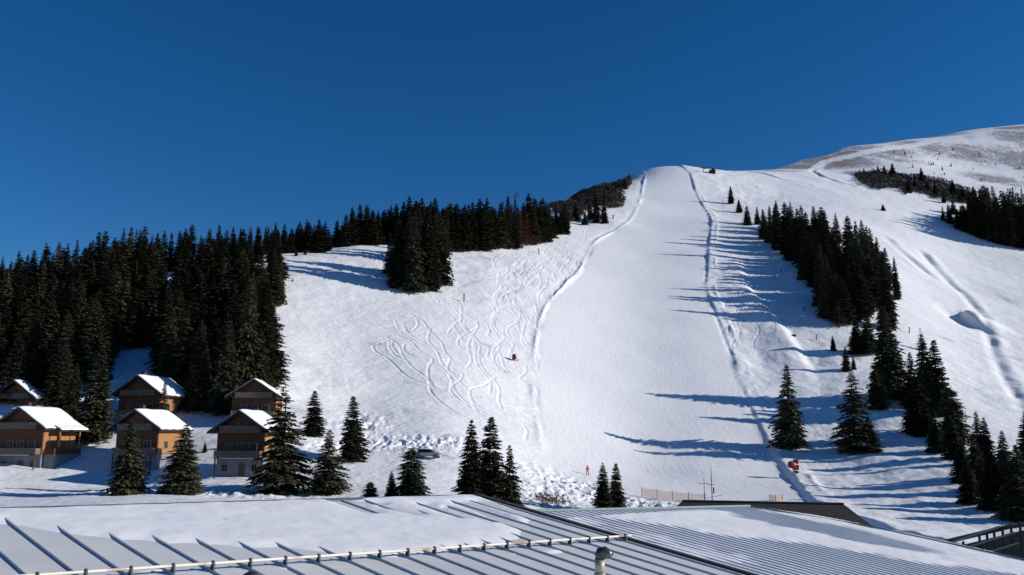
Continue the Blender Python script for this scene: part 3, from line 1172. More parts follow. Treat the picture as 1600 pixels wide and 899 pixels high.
P0, P1 = at(1490, 856, YW + 1.5), at(1640, 820, YW + 1.5)
m.prism([P0, P1, np.array([P1[0], P1[1], -14]), np.array([P0[0], P0[1], -14])], (0, 0.15, 0))
m.build('back_panel', MT['shaded_wood'], wk)


# ------------------------------------------------------------------ chalets
def chalet(u, v_ridge, Y, wdt, dep, rise, wallh, base_h_, th, label, chim=True, porch=False, over=1.15):
    """origin: middle of front wall at base; local -y faces the camera side"""
    wdt, dep, rise, wallh = wdt * 0.94, dep * 0.92, rise * 0.94, wallh * 0.97
    p = ray(u, v_ridge) * Y
    H = base_h_ + wallh + rise
    z0 = p[2] - H - 0.3
    t = thing('chalet', label, 'chalet', (p[0], p[1], z0), th, 'timber chalets below the forest')
    t.location = (p[0] + math.sin(-th) * over * 1.0, p[1] + math.cos(th) * over, z0)
    hw = wdt / 2
    m = MB()
    m.box((-hw, 0, -2.5), (hw, dep, base_h_))
    m.build('ground_floor_wall', MT['plaster'], t)
    z1 = base_h_
    z2 = base_h_ + wallh
    z3 = z2 + rise
    # timber storeys with gable: pentagon prism
    m = MB()
    m.prism([(-hw - 0.06, -0.06, z1), (hw + 0.06, -0.06, z1), (hw + 0.06, -0.06, z2), (0, -0.06, z3), (-hw - 0.06, -0.06, z2)], (0, dep + 0.12, 0))
    # board and log relief
    z = z1 + 0.25
    while z < z3 - 0.4:
        half = hw if z < z2 else hw * (z3 - z) / rise
        m.box((-half, -0.10, z), (half, -0.06, z + 0.02))
        z += 0.3
    m.build('timber_wall', MT['timber'], t)
    # vertical boards in the gable and across the main floor
    m = MB()
    x = -hw + 0.05
    while x < hw - 0.15:
        top_ = z3 - (z3 - z2) * max(abs(x), abs(x + 0.2)) / hw - 0.12
        if top_ > z2 + 0.1:
            m.box((x, -0.125, z2 + 0.02), (x + 0.17, -0.102, top_))
        x += 0.2
    m.build('gable_boards', MT['gable'], t)
    m = MB()
    m.box((-hw + 0.05, -0.125, z1 + 0.15), (hw - 0.05, -0.102, z1 + 0.9))
    m.build('lower_panelling', MT['gable'], t)
    # right side wall cladding, sunlight painted in as lighter timber
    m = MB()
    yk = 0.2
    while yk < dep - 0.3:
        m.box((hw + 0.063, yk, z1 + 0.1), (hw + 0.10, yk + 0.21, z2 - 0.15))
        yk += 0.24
    m.build('side_cladding', MT['sunlit_timber'], t)
    # roof slabs
    sl = rise / hw
    ov = over
    ex = hw + ov
    ez = z3 - sl * ex
    thk = 0.22
    m = MB()
    y0, y1 = -ov - 0.05, dep + ov * 0.7
    for sgn in (-1, 1):
        m.prism([(0, y0, z3 + 0.05), (sgn * ex, y0, ez + 0.05), (sgn * ex, y0, ez + 0.05 + thk), (0, y0, z3 + 0.05 + thk)], (0, y1 - y0, 0))
    rf = m.build('roof', MT['verge'], t)
    m = MB()
    for sgn in (-1, 1):
        m.prism([(sgn * 0.02, y0 - 0.04, z3 - 0.0), (sgn * (ex + 0.02), y0 - 0.04, ez - 0.0), (sgn * (ex + 0.02), y0 - 0.04, ez + 0.30), (sgn * 0.02, y0 - 0.04, z3 + 0.30)], (0, -0.06, 0))
    m.build('bargeboard', MT['verge'], rf)
    # snow on both slopes
    st = 0.19
    for sgn in (-1, 1):
        n_x, n_y = 24, 22
        vs, fs = [], []
        for layer in (0, 1):
            for i in range(n_x + 1):
                for j in range(n_y + 1):
                    fx, fy = i / n_x, j / n_y
                    x = 0.0 + fx * (ex - 0.04)
                    y = y0 + 0.06 + fy * (y1 - y0 - 0.12)
                    edge = min(1 - fx, fy, 1 - fy) * 9
                    e = min(1, max(0, edge)) ** 0.5
                    hgt = thk + 0.05 + (0.03 if layer == 0 else 0.06 + (st - 0.02) * (0.45 + 0.55 * e) + 0.03 * math.sin(x * 2.1 + y * 1.3) + 0.02 * R.random())
                    if fx > 0.99:
                        x += 0.05 * math.sin(y * 3 + u) + 0.05
                    vs.append((sgn * x, y, z3 - sl * x + hgt))
            # faces
        W = n_y + 1
        N1 = (n_x + 1) * W
        for i in range(n_x):
            for j in range(n_y):
                a_ = i * W + j
                fs.append((N1 + a_, N1 + a_ + 1, N1 + a_ + W + 1, N1 + a_ + W))
                fs.append((a_, a_ + W, a_ + W + 1, a_ + 1))
        for i in range(n_x):
            for j in (0, n_y):
                a_ = i * W + j
                fs.append((a_, a_ + W, N1 + a_ + W, N1 + a_))
        for j in range(n_y):
            for i in (0, n_x):
                a_ = i * W + j
                fs.append((a_, a_ + 1, N1 + a_ + 1, N1 + a_))
        mm = MB()
        mm.add(vs, fs)
        mm.build('roof_snow', MT['roof_snow'], rf, True)
    # purlin ends
    for sgn in (-1, 0, 1):
        m = MB()
        zz = z3 - sl * abs(sgn) * hw - 0.12
        m.box((sgn * hw - 0.1, -ov + 0.1, zz - 0.2), (sgn * hw + 0.1, -0.1, zz))
        m.build('purlin', MT['verge'], t)

    def window(x0, x1, za, zb, y=-0.1, side=False):
        m = MB()
        e_ = 0.09
        if side:
            m.box((hw + 0.08, x0, za), (hw + 0.17, x1, zb))
        else:
            m.box((x0, y - 0.09, za), (x1, y + 0.04, zb))
        f_ = m.build('window', MT['pale_frame'], t)
        m = MB()
        mid = (x0 + x1) / 2
        for (c0, c1) in ((x0 + e_, mid - 0.03), (mid + 0.03, x1 - e_)):
            if side:
                m.box((hw + 0.165, c0, za + e_), (hw + 0.18, c1, zb - e_))
            else:
                m.box((c0, y - 0.10, za + e_), (c1, y - 0.085, zb - e_))
        m.build('pane', MT['glass'], f_)
    # ground floor
    window(-hw + 0.8, -hw + 1.7, 0.9, 2.0, -0.02)
    window(hw - 1.7, hw - 0.8, 0.9, 2.0, -0.02)
    m = MB()
    m.box((-0.15, -0.06, 0.05), (0.8, 0.03, 2.1))
    dr_ = m.build('door', MT['frame'], t)
    m = MB()
    m.box((0.68, -0.1, 1.0), (0.74, -0.06, 1.14))
    m.build('handle', MT['steel'], dr_)
    # main storey: glazed doors, recessed dark
    zf = z1 + 0.12
    for cx in (-hw * 0.45, 0.15, hw * 0.55):
        window(cx - 0.62, cx + 0.62, zf + 0.05, zf + 2.0)
    # gable windows
    window(-0.95, -0.15, z2 - 0.25, z2 + 0.75)
    window(0.2, 1.0, z2 - 0.25, z2 + 0.75)
    for cy in (dep * 0.3, dep * 0.68):
        window(cy - 0.5, cy + 0.5, zf + 0.7, zf + 1.9, side=True)
    # balconies: floor, rail boards, top rail with snow
    for (bz, bw, bd, nm) in ((z1 + 0.05, wdt - 0.1, 1.25, 'balcony'), (z2 - 0.55, wdt * 0.86, 0.95, 'balcony')):
        m = MB()
        m.box((-bw / 2, -bd, bz - 0.16), (bw / 2, -0.12, bz))
        bf = m.build(nm, MT['verge'], t)
        m = MB()
        x = -bw / 2
        while x < bw / 2 - 0.1:
            m.box((x, -bd - 0.03, bz - 0.05), (x + 0.15, -bd, bz + 0.86))
            x += 0.185
        m.box((-bw / 2, -bd - 0.06, bz + 0.86), (bw / 2, -bd + 0.06, bz + 0.95))
        m.box((-bw / 2, -bd, bz + 0.02), (-bw / 2 + 0.05, -0.12, bz + 0.9))
        m.box((bw / 2 - 0.05, -bd, bz + 0.02), (bw / 2, -0.12, bz + 0.9))
        m.build('railing', MT['grey_timber'], bf)
        if bz < z1 + 0.2:
            m = MB()
            m.box((-bw / 2 + 0.9, -bd - 0.10, bz - 0.14), (bw / 2 - 1.0, -bd - 0.032, bz - 0.06))
            m.build('snow_ledge', MT['roof_snow'], bf, bevel=0.02)
    for sgn in (-1, 1):
        m = MB()
        m.box((sgn * (hw - 0.25) - 0.08, -1.2, -2.0), (sgn * (hw - 0.25) + 0.08, -1.04, z1 - 0.13))
        m.build('balcony_post', MT['timber'], t)
    if chim:
        m = MB()
        m.box((-0.75, 1.2, z3 - 0.8), (-0.1, 1.85, z3 + 1.0))
        ch = m.build('chimney', MT['chimney'], rf)
        m = MB()
        m.box((-0.83, 1.12, z3 + 1.003), (-0.02, 1.93, z3 + 1.1))
        m.build('chimney_cap', MT['dark_trim'], ch)
    if porch:
        # side terrace under an extended eave
        m = MB()
        m.box((hw + 0.1, 0.5, z1 - 0.25), (hw + 1.9, dep - 1.0, z1))
        m.box((hw + 0.15, 0.5, -2.5), (hw + 1.75, dep - 1.2, z1 - 0.26))
        tr_ = m.build('terrace', MT['plaster'], t)
        m = MB()
        m.box((hw + 1.8, 0.5, z1 + 0.003), (hw + 1.88, dep - 1.0, z1 + 0.9))
        m.box((hw + 0.2, 0.42, z1 + 0.003), (hw + 1.88, 0.5, z1 + 0.9))
        m.build('railing', MT['timber'], tr_)
        for yy in (1.6, dep - 1.4):
            m = MB()
            m.box((hw + 1.55, yy, z1), (hw + 1.73, yy + 0.18, z2 - 0.65))
            m.build('porch_post', MT['sunlit_timber'], t)
        m = MB()
        m.prism([(hw + 0.9, 1.3, z2 - 0.35), (hw + 2.1, 1.3, z2 - 0.95), (hw + 2.1, 1.3, z2 - 0.75), (hw + 0.9, 1.3, z2 - 0.12)], (0, dep - 1.0, 0))
        pr = m.build('porch_roof', MT['verge'], t)
        m = MB()
        m.prism([(hw + 0.9, 1.35, z2 - 0.11), (hw + 2.08, 1.35, z2 - 0.74), (hw + 2.08, 1.35, z2 - 0.5), (hw + 0.9, 1.35, z2 + 0.1)], (0, dep - 1.1, 0))
        m.build('roof_snow', MT['roof_snow'], pr, bevel=0.08)
    return t


TH = math.radians(-8)
chalet(29, 636, 132, 7.8, 8.5, 2.6, 4.6, 3.0, TH, 'lower left timber chalet with sunlit side porch, cut by the picture edge', True, True)
chalet(211, 640, 133, 7.2, 8.5, 2.4, 4.4, 3.0, TH, 'middle chalet of the front row, half hidden behind two dark spruces', True)
chalet(374, 641, 125, 7.4, 8.2, 2.5, 4.3, 2.9, math.radians(-5), 'right chalet of the front row with side wall painted sunlit and pale ground floor', False)
chalet(22, 594, 158, 7.6, 8.5, 2.7, 4.2, 2.5, TH, 'chalet of the rear row at the far left, a small spruce before its snowy roof', True)
chalet(215, 586, 152, 8.2, 10.0, 2.9, 4.2, 2.5, TH, 'chalet of the rear row in the middle with red brick chimney on the ridge', True)
chalet(397, 592, 152, 8.0, 7.5, 2.6, 4.0, 2.5, math.radians(6), 'chalet of the rear row on the right, only a thin snowy roof strip in view', False)


# ------------------------------------------------------------------ trees
def spruce_mesh(seed, lev, nb, ntw, rmax, H=16.0, gap=0.0, crown0=0.05, tw=1.0, name='crown', m='needle', droop=0.35, power=0.8, fork=False):
    r = random.Random(seed)
    mb = MB()
    V, Fc = [], []
    lean = r.uniform(-0.02, 0.02)

    def quad(p, d, side, ln, wd, dr):
        # a drooping diamond of needles
        tip = p + d * ln + Vector((0, 0, -dr))
        mid = p + d * ln * 0.45 + Vector((0, 0, -dr * 0.2))
        b = len(V)
        V.extend([p, mid + side * wd, tip, mid - side * wd])
        Fc.append((b, b + 1, b + 2, b + 3))
    tops = [(0, 0, 1.0)]
    if fork:
        tops = [(-0.03, 0, 0.97), (0.05, 0.01, 1.0)]
    sect = [r.uniform(0.8, 1.15) for _ in range(9)]
    for (ox, oy, hs) in tops:
        for i in range(lev):
            t = crown0 + (1 - crown0) * ((i + r.random() * 0.6) / lev)
            if t > 0.995:
                continue
            if r.random() < gap * (1 - t):
                continue
            z0_ = t * H * hs
            R0 = rmax * (1 - t) ** power * (1.0 if t > 0.18 else 0.75 + 1.4 * t) + 0.12
            lv = r.uniform(0.78, 1.12)
            cnt = max(4, int(nb * (0.55 + 0.45 * (1 - t))))
            a0_ = r.random() * 6.28
            for k in range(cnt):
                az = a0_ + 6.283 * k / cnt + r.uniform(-0.25, 0.25)
                L_ = R0 * lv * sect[int((az % 6.283) / 6.284 * 9)] * r.uniform(0.72, 1.1)
                if r.random() < gap:
                    L_ *= r.uniform(0.3, 0.7)
                d = Vector((math.cos(az), math.sin(az), 0))
                z = z0_ + r.uniform(-0.5, 0.5) * H / lev * 1.2
                up = (0.35 if t > 0.8 else 0.05 - 0.3 * (1 - t))
                d3 = Vector((d.x, d.y, up)).normalized()
                side = Vector((-d.y, d.x, 0))
                org = Vector((ox * H * min(1, t * 2) + lean * z, oy * H * min(1, t * 2), z))
                # spine, then twigs
                n = max(2, int(ntw * (0.45 + 0.55 * L_ / rmax)))
                quad(org, d3, (side + Vector((0, 0, r.uniform(-0.5, 0.5)))).normalized(), L_ * 1.04, 0.10 * L_ * tw + 0.05, droop * L_ * 0.5)
                for j in range(n):
                    s = (0.18 + 0.82 * (j + r.random()) / n)
                    pos = org + d3 * (L_ * s) + Vector((0, 0, -droop * L_ * 0.5 * s * s))
                    sg = 1 if j % 2 else -1
                    td = (d * r.uniform(0.35, 0.9) + side * sg * r.uniform(0.5, 1.0)).normalized()
                    ln = (0.22 + 0.30 * (1 - s * 0.6)) * L_ * r.uniform(0.7, 1.2) * 0.8 + 0.12
                    ln = min(ln, 1.5)
                    tilt = Vector((0, 0, r.uniform(-1, 1)))
                    sd_ = (td.cross(Vector((0, 0, 1))) + tilt * 0.9).normalized()
                    quad(pos, td, sd_, ln, (0.13 + 0.09 * r.random()) * tw * (0.6 + 0.4 * min(1, L_ / 1.5)), ln * r.uniform(0.1, 0.6))
        # leader
        quad(Vector((ox * H + lean * H, oy * H, H * hs * 0.95)), Vector((0, 0, 1)), Vector((1, 0, 0)), H * 0.055, 0.07, 0)
        quad(Vector((ox * H + lean * H, oy * H, H * hs * 0.95)), Vector((0, 0, 1)), Vector((0, 1, 0)), H * 0.055, 0.07, 0)
    me = bpy.data.meshes.new(name)
    me.from_pydata([tuple(v) for v in V], [], Fc)
    me.materials.append(MT[m])
    return me


def trunk_mesh(H=16.0, r0=0.26):
    mb = MB()
    mb.tube([(0, 0, -0.8), (0, 0, H * 0.3), (0.03, 0, H * 0.7), (0, 0, H * 0.97)], [r0 * 1.2, r0, r0 * 0.5, 0.03], 7)
    return mb.mesh('trunk', MT['bark'], True)


TRUNK = trunk_mesh()
HI = [spruce_mesh(11, 48, 14, 18, 3.0, gap=0.10, tw=1.15), spruce_mesh(12, 42, 13, 18, 3.4, gap=0.24, crown0=0.05, droop=0.45, tw=1.15), spruce_mesh(13, 50, 14, 17, 2.8, gap=0.06, power=0.72, tw=1.15),
      spruce_mesh(14, 38, 12, 19, 3.6, gap=0.32, crown0=0.05, droop=0.5, power=0.85, tw=1.1)]
ROUND = spruce_mesh(21, 36, 15, 17, 4.6, gap=0.12, crown0=0.02, power=0.5, tw=1.3)
MID = [spruce_mesh(30 + i, 36, 12, 7, rr, gap=g, crown0=0.03, tw=2.1, power=pw) for i, (rr, g, pw) in enumerate([(2.5, 0.05, 0.85), (2.8, 0.2, 0.95), (2.3, 0.05, 0.7), (2.9, 0.14, 0.62), (2.2, 0.3, 1.0), (2.6, 0.16, 0.6), (2.4, 0.1, 0.8)])]
FORK = [spruce_mesh(50, 30, 12, 7, 2.2, gap=0.08, crown0=0.04, tw=2.0, fork=True)]
LARCH = [spruce_mesh(60 + i, 26, 9, 8, 2.7, gap=0.25, crown0=0.1, tw=0.5, m='larch', droop=0.2, power=0.6) for i in range(2)]
LOW = [spruce_mesh(70 + i, 16, 8, 4, rr, gap=0.05, crown0=0.02, tw=3.0) for i, rr in enumerate((2.4, 2.9))]
TREES = []


def tree(x, y, z, H, mesh, wf, label, group, pri=0, name='spruce_tree', cat='spruce tree', px=None):
    TREES.append(dict(x=x, y=y, z=z, H=H, mesh=mesh, wf=wf, label=label, group=group, pri=pri, name=name, cat=cat, px=px if px else H * F / y, rot=R.random() * 6.28))


def tree_px(u, vb, vt, wpx, mesh, label, group=None, pri=1, **kw):
    h = hitc(u, vb)
    if h is None:
        return
    z = ground(h[0], h[1])
    H = (ray(u, vt) * h[1])[2] - z
    W = wpx * h[1] / F * 1.06
    rm = mesh_r(mesh)
    tree(h[0], h[1], z - 0.1, H, mesh, W / (2 * rm * H / 16.0), label, group, pri, **kw)


_mr = {}


def mesh_r(me):
    if me.name not in _mr:
        co = np.array([v.co[:2] for v in me.vertices])
        _mr[me.name] = float(np.percentile(np.hypot(co[:, 0], co[:, 1]), 99))
    return _mr[me.name]


def tree_top(u, Y, vt, mesh, label, group, wf=1.0, pri=0, jx=0, **kw):
    d = ray(u, vt)
    x = d[0] * Y
    z = ground(x, Y)
    H = d[2] * Y - z
    tree(x, Y, z - 0.2, H, mesh, wf, label, group, pri, **kw)


SG = 'lone spruces standing near the lodge roofs'
for a in [
    (197, 776, 655, 62, HI[1], 'ragged dark spruce in front of the middle front chalet'),
    (284, 774, 662, 70, HI[0], 'dense dark spruce between the middle and right front chalets'),
    (440, 768, 604, 96, HI[3], 'tallest open branched spruce just right of the front right chalet'),
    (512, 770, 670, 62, HI[1], 'broad spruce right of the tallest chalet side spruce, behind the lodge ridge'),
    (550, 723, 618, 46, HI[2], 'slim pointed spruce standing clear on snow right of the chalets'),
    (490, 680, 610, 36, HI[2], 'small rounded dense spruce right of the rear right chalet'),
    (642, 786, 699, 62, ROUND, 'bushy blunt topped spruce beside the parked car'),
    (611, 790, 735, 26, HI[0], 'little spruce left of the bushy one by the car'),
    (578, 790, 752, 36, ROUND, 'low bushy young spruce behind the lodge ridge, left of the car'),
    (736, 800, 655, 56, HI[0], 'left spruce of the trio behind the lodge ridge end'),
    (765, 800, 650, 66, HI[2], 'middle and tallest spruce of the trio behind the lodge ridge end'),
    (796, 803, 694, 46, HI[1], 'short right spruce of the trio behind the lodge ridge end'),
    (943, 802, 722, 34, HI[0], 'left spruce of the pair at the foot of the ski run'),
    (963, 802, 723, 32, HI[2], 'right spruce of the pair at the foot of the ski run'),
    (1236, 703, 569, 58, HI[1], 'tall lone spruce right of the ski run casting a long shadow'),
    (1337, 706, 578, 66, HI[3], 'wide two crowned spruce standing right of the tall lone one'),
    (1360, 706, 650, 36, HI[0], 'short dense spruce leaning on the wide two crowned one'),
    (73, 668, 597, 26, HI[1], 'small spruce before the far left rear chalet roof'),
    (253, 672, 596, 28, HI[1], 'small spruce before the middle rear chalet roof'),
    (112, 668, 566, 34, HI[0], 'slim spruce between the left and middle chalets'),
    (146, 690, 545, 62, HI[2], 'big dark spruce left of the middle rear chalet'),
    (320, 706, 690, 8, HI[2], 'tiny sapling in the snow left of the front right chalet'),
]:
    tree_px(*a, group=SG, pri=2)

RL = 'spruces lining the right side below the wood'
for a in [
    (1388, 515, 392, 32, HI[2], 'tallest spire at the right tip of the dense wood'),
    (1340, 553, 498, 30, HI[0], 'left of two short spruces under the dense wood'),
    (1357, 553, 492, 32, HI[2], 'right of two short spruces under the dense wood'),
    (1323, 580, 541, 14, HI[2], 'small narrow spruce below the pair under the wood'),
    (1302, 549, 524, 10, HI[0], 'tiny spruce at the bank right of the lift line'),
    (1334, 577, 556, 8, HI[0], 'very small sapling by the narrow spruce'),
    (1390, 625, 478, 62, HI[0], 'big broad spruce in the middle of the right tree line'),
    (1372, 642, 570, 36, HI[1], 'ragged spruce below the big broad one in the tree line'),
    (1428, 638, 550, 40, HI[1], 'medium spruce right of the big broad one'),
    (1450, 650, 522, 44, HI[0], 'left spire of the double topped clump in the tree line'),
    (1468, 652, 531, 46, HI[2], 'right spire of the double topped clump in the tree line'),
    (1436, 680, 590, 52, ROUND, 'bushy spruce under the double topped clump'),
    (1492, 690, 605, 54, ROUND, 'round topped spruce right of the double topped clump'),
    (1463, 704, 640, 30, HI[0], 'short dark spruce at the foot of the double topped clump'),
    (1490, 716, 650, 40, HI[2], 'low dense spruce under the round topped one'),
    (1532, 728, 642, 36, HI[1], 'left spire of the lower pair on the right slope'),
    (1545, 750, 652, 40, HI[0], 'right spire of the lower pair on the right slope'),
    (1506, 756, 686, 40, HI[0], 'spruce at the lower left edge of the corner clump'),
    (1530, 775, 690, 44, HI[2], 'spruce in the middle of the corner clump'),
    (1554, 800, 705, 50, HI[0], 'broad spruce low in the corner clump above the walkway'),
    (1575, 800, 698, 44, HI[1], 'pointed spruce in the corner clump near the picture edge'),
    (1598, 800, 694, 44, HI[2], 'spruce at the right picture edge above the walkway'),
    (1590, 815, 740, 60, ROUND, 'bushy spruce hanging over the walkway corner'),
    (1142, 319, 291, 12, MID[2], 'highest small spruce right of the upper ski run'),
    (1155, 332, 312, 11, MID[2], 'second small spruce right of the upper ski run'),
    (1168, 353, 321, 15, MID[3], 'third spruce right of the upper ski run, column shaped'),
    (1184, 352, 322, 12, MID[0], 'thin spruce just left of the dense wood'),
    (1380, 330, 319, 9, MID[3], 'tiny lone spruce on the open snow above the dense wood'),
]:
    tree_px(*a, group=RL, pri=2)

for a in [
    (1618, 770, 640, 56, HI[0], 'spruce cut by the right picture edge, upper of the corner clump'),
    (1572, 745, 672, 40, HI[1], 'spruce behind the middle of the corner clump'),
    (1612, 730, 640, 44, HI[2], 'spruce behind the corner clump at the very picture edge'),
    (1516, 790, 715, 36, HI[0], 'small spruce at the lower foot of the corner clump'),
]:
    tree_px(*a, group=RL, pri=2)

LC = 'spruces of the clump on the middle slope'
for a in [
    (610, 430, 366, 30, MID[1], 'leftmost spruce of the clump on the middle slope'),
    (624, 452, 350, 42, HI[2], 'front left spruce of the clump on the middle slope'),
    (645, 457, 332, 44, HI[1], 'front spruce in the centre of the clump on the middle slope'),
    (667, 453, 322, 44, HI[2], 'tallest spruce in the clump on the middle slope'),
    (688, 443, 336, 40, MID[3], 'rightmost spruce of the clump on the middle slope'),
    (655, 440, 326, 40, MID[2], 'rear spruce hidden in the clump on the middle slope'),
    (622, 404, 340, 26, MID[0], 'added shadow casting spruce peeking out behind the left of the slope clump'),  # this spruce and the next four added to cast shadow stripes
    (640, 412, 330, 28, MID[2], 'added shadow casting spruce hidden behind the centre of the slope clump'),
    (662, 406, 322, 28, MID[4], 'added shadow casting spruce between the slope clump and the crest band'),
    (680, 415, 330, 26, MID[0], 'added shadow casting spruce tucked behind the tallest of the slope clump'),
    (694, 402, 326, 24, MID[2], 'added shadow casting spruce behind the right flank of the slope clump'),
    (436, 477, 395, 22, HI[1], 'narrow ragged spruce at the forest edge by the shadowed snow'),
    (445, 395, 374, 14, MID[0], 'small spruce left on the upper left snowfield'),
    (463, 400, 388, 9, MID[0], 'tiny middle spruce on the upper left snowfield'),
    (477, 398, 388, 8, MID[0], 'tiny right spruce on the upper left snowfield'),
    (529, 387, 380, 6, MID[0], 'minute sapling near the crest below the forest band'),
    (457, 441, 434, 5, MID[0], 'minute sapling among the long shadows'),
    (932, 349, 291, 17, MID[2], 'tall spruce below the scrubby knoll by the piste'),
    (944, 349, 312, 15, MID[3], 'right spruce of the trio below the scrubby knoll'),
    (914, 352, 330, 13, MID[1], 'short left spruce of the trio below the scrubby knoll'),
    (922, 345, 300, 13, MID[0], 'spruce tucked behind the trio below the scrubby knoll'),
    (899, 345, 316, 14, MID[0], 'spruce at the right end of the forest band near the knoll'),
    (976, 296, 277, 12, MID[3], 'dark spruce on top of the scrubby knoll by the run'),
    (968, 298, 283, 9, MID[1], 'small dark spruce on the scrubby knoll left of the larger one'),
]:
    tree_px(*a, group=LC, pri=2)

# the band of forest behind the middle slope
BU = [420, 450, 512, 530, 600, 640, 700, 720, 800, 850, 885]
BV = [386, 392, 394, 384, 383, 384, 393, 393, 388, 378, 366]
TU = [420, 440, 460, 480, 512, 530, 545, 570, 600, 640, 660, 700, 740, 780, 805, 830, 860, 885]
TV = [356, 354, 350, 344, 342, 340, 326, 322, 320, 311, 311, 310, 313, 310, 312, 306, 314, 318]
LBL = {0: 'spruce in the front row of the forest band along the crest of the middle slope', 1: 'spruce in the rear rows of the forest band, its top against the sky'}
u = 424
while u < 892:
    vb = np.interp(u, BU, BV) + R.uniform(-2, 1)
    vt = np.interp(u, TU, TV) + R.choice([0, 4, 9, 14, 20, 3, 8]) + R.uniform(0, 5)
    me = R.choice(MID)
    if 812 < u < 828:
        tree_px(u, vb, vt, 30, LARCH[0], 'brown bare larch standing in the forest band', 'larches', 2, name='larch_tree', cat='larch tree')
    elif not (516 < u < 528):
        tree_px(u, vb, vt, R.uniform(22, 29), me, ('front row spruce of the crest forest band, ' + ('at its left end' if u < 520 else 'left of the slope clump' if u < 600 else 'behind the slope clump' if u < 700 else 'right of the slope clump' if u < 790 else 'near the bare larch')), 'forest band behind the middle slope', 0)
    u += R.uniform(8, 12)
u = 420
while u < 890:
    h = hitc(u, np.interp(u, BU, BV))
    vt = np.interp(u, TU, TV) + R.choice([-5, -2, 2, 7, 14, 22])
    if h is not None :
        tree_top(u, h[1] + R.uniform(10, 22), vt, R.choice(MID), ('rear row spruce of the crest forest band, ' + ('at its left end' if u < 520 else 'left of the slope clump' if u < 600 else 'behind the slope clump' if u < 700 else 'right of the slope clump' if u < 790 else 'near the lift tower')), 'forest band behind the middle slope', R.uniform(1.25, 1.7), 0)
    u += R.uniform(9, 13)

u = 416
while u < 892:
    h = hitc(u, np.interp(u, BU, BV))
    vt = np.interp(u, TU, TV) + R.choice([4, 8, 12, 16])
    if h is not None :
        tree_top(u, h[1] + R.uniform(5, 10), vt, R.choice(MID), 'rear', 'forest band behind the middle slope', R.uniform(1.4, 1.9), -2)
    u += R.uniform(8, 11)
# dense wood right of the run
def fl(u, v, H, w):
    a = 'above the far left chalets' if u < 90 else 'left of the middle chalets' if u < 190 else 'above the middle chalets' if u < 290 else 'above the right chalets' if u < 385 else 'by the open slope'
    b = 'high in' if v < 465 else 'halfway up' if v < 530 else 'low in'
    c = 'tall' if H > 15.5 else 'short' if H < 13.3 else 'middling'
    return '%s %s spruce %s the left forest, %s' % (c, 'broad' if w > 7.3 else 'slim', b, a)


WB_U = [1192, 1215, 1245, 1262, 1290, 1312, 1345]
WB_V = [373, 388, 412, 442, 490, 508, 500]
WT_U = [1186, 1200, 1222, 1250, 1285, 1320, 1345, 1365, 1385, 1402]
WT_V = [336, 325, 313, 316, 322, 332, 340, 352, 378, 402]
wood = []
tries = 0
poly = [(1190, 374), (1215, 392), (1243, 414), (1262, 445), (1286, 490), (1308, 508), (1345, 505), (1362, 480), (1385, 470), (1392, 440), (1368, 402), (1330, 388), (1290, 372), (1250, 360), (1205, 356)]


def inpoly(px, x, y):
    ins = False
    n = len(px)
    for i in range(n):
        ax, ay = px[i]
        bx, by = px[(i + 1) % n]
        if (ay > y) != (by > y) and x < (bx - ax) * (y - ay) / (by - ay) + ax:
            ins = not ins
    return ins


while tries < 900 and len(wood) < 62:
    tries += 1
    u, v = R.uniform(1188, 1395), R.uniform(354, 510)
    if not inpoly(poly, u, v):
        continue
    h = hit(u, v)
    if h is None:
        continue
    if any(math.hypot(h[0] - q[0], h[1] - q[1]) < 5.0 for q in wood):
        continue
    wood.append(h)
    H = R.uniform(15, 20)
    vt = v - H * F / h[1]
    lim = np.interp(u, WT_U, WT_V) + R.uniform(0, 10)
    vt = max(vt, lim)
    tree_px(u, v, vt, R.uniform(7.0, 9.0) * F / h[1], R.choice(MID if v < 440 else HI[:3]), ('upper ' if v < 400 else 'middle ' if v < 450 else 'lower ') + ('left' if u < 1260 else 'right' if u > 1330 else 'centre') + ' spruce in the dense wood right of the run', 'dense wood right of the run', 0)
for (u, vb_, vt, wd) in [(1194, 374, 326, 20), (1205, 380, 322, 22), (1216, 388, 313, 22), (1236, 408, 322, 22), (1255, 438, 385, 20), (1296, 500, 395, 36), (1318, 508, 430, 36), (1345, 497, 415, 40), (1345, 470, 345, 30), (1362, 470, 352, 28), (1376, 480, 378, 24), (1402, 470, 402, 14), (1285, 480, 380, 30), (1330, 480, 360, 34)]:
    tree_px(u, vb_, vt, wd, R.choice(HI[:3]), ('upper left' if vb_ < 395 else 'lower left' if u < 1300 else 'lower right' if u > 1350 else 'bottom left' if u < 1325 else 'bottom right') + (' tall' if vb_ - vt > 100 else ' low') + ' rim spruce of the dense wood right of the run', 'dense wood right of the run', 1)
tree_px(1312, 513, 468, 26, LARCH[1], 'brown bare larch at the lower tip of the dense wood', 'larches', 2, name='larch_tree', cat='larch tree')

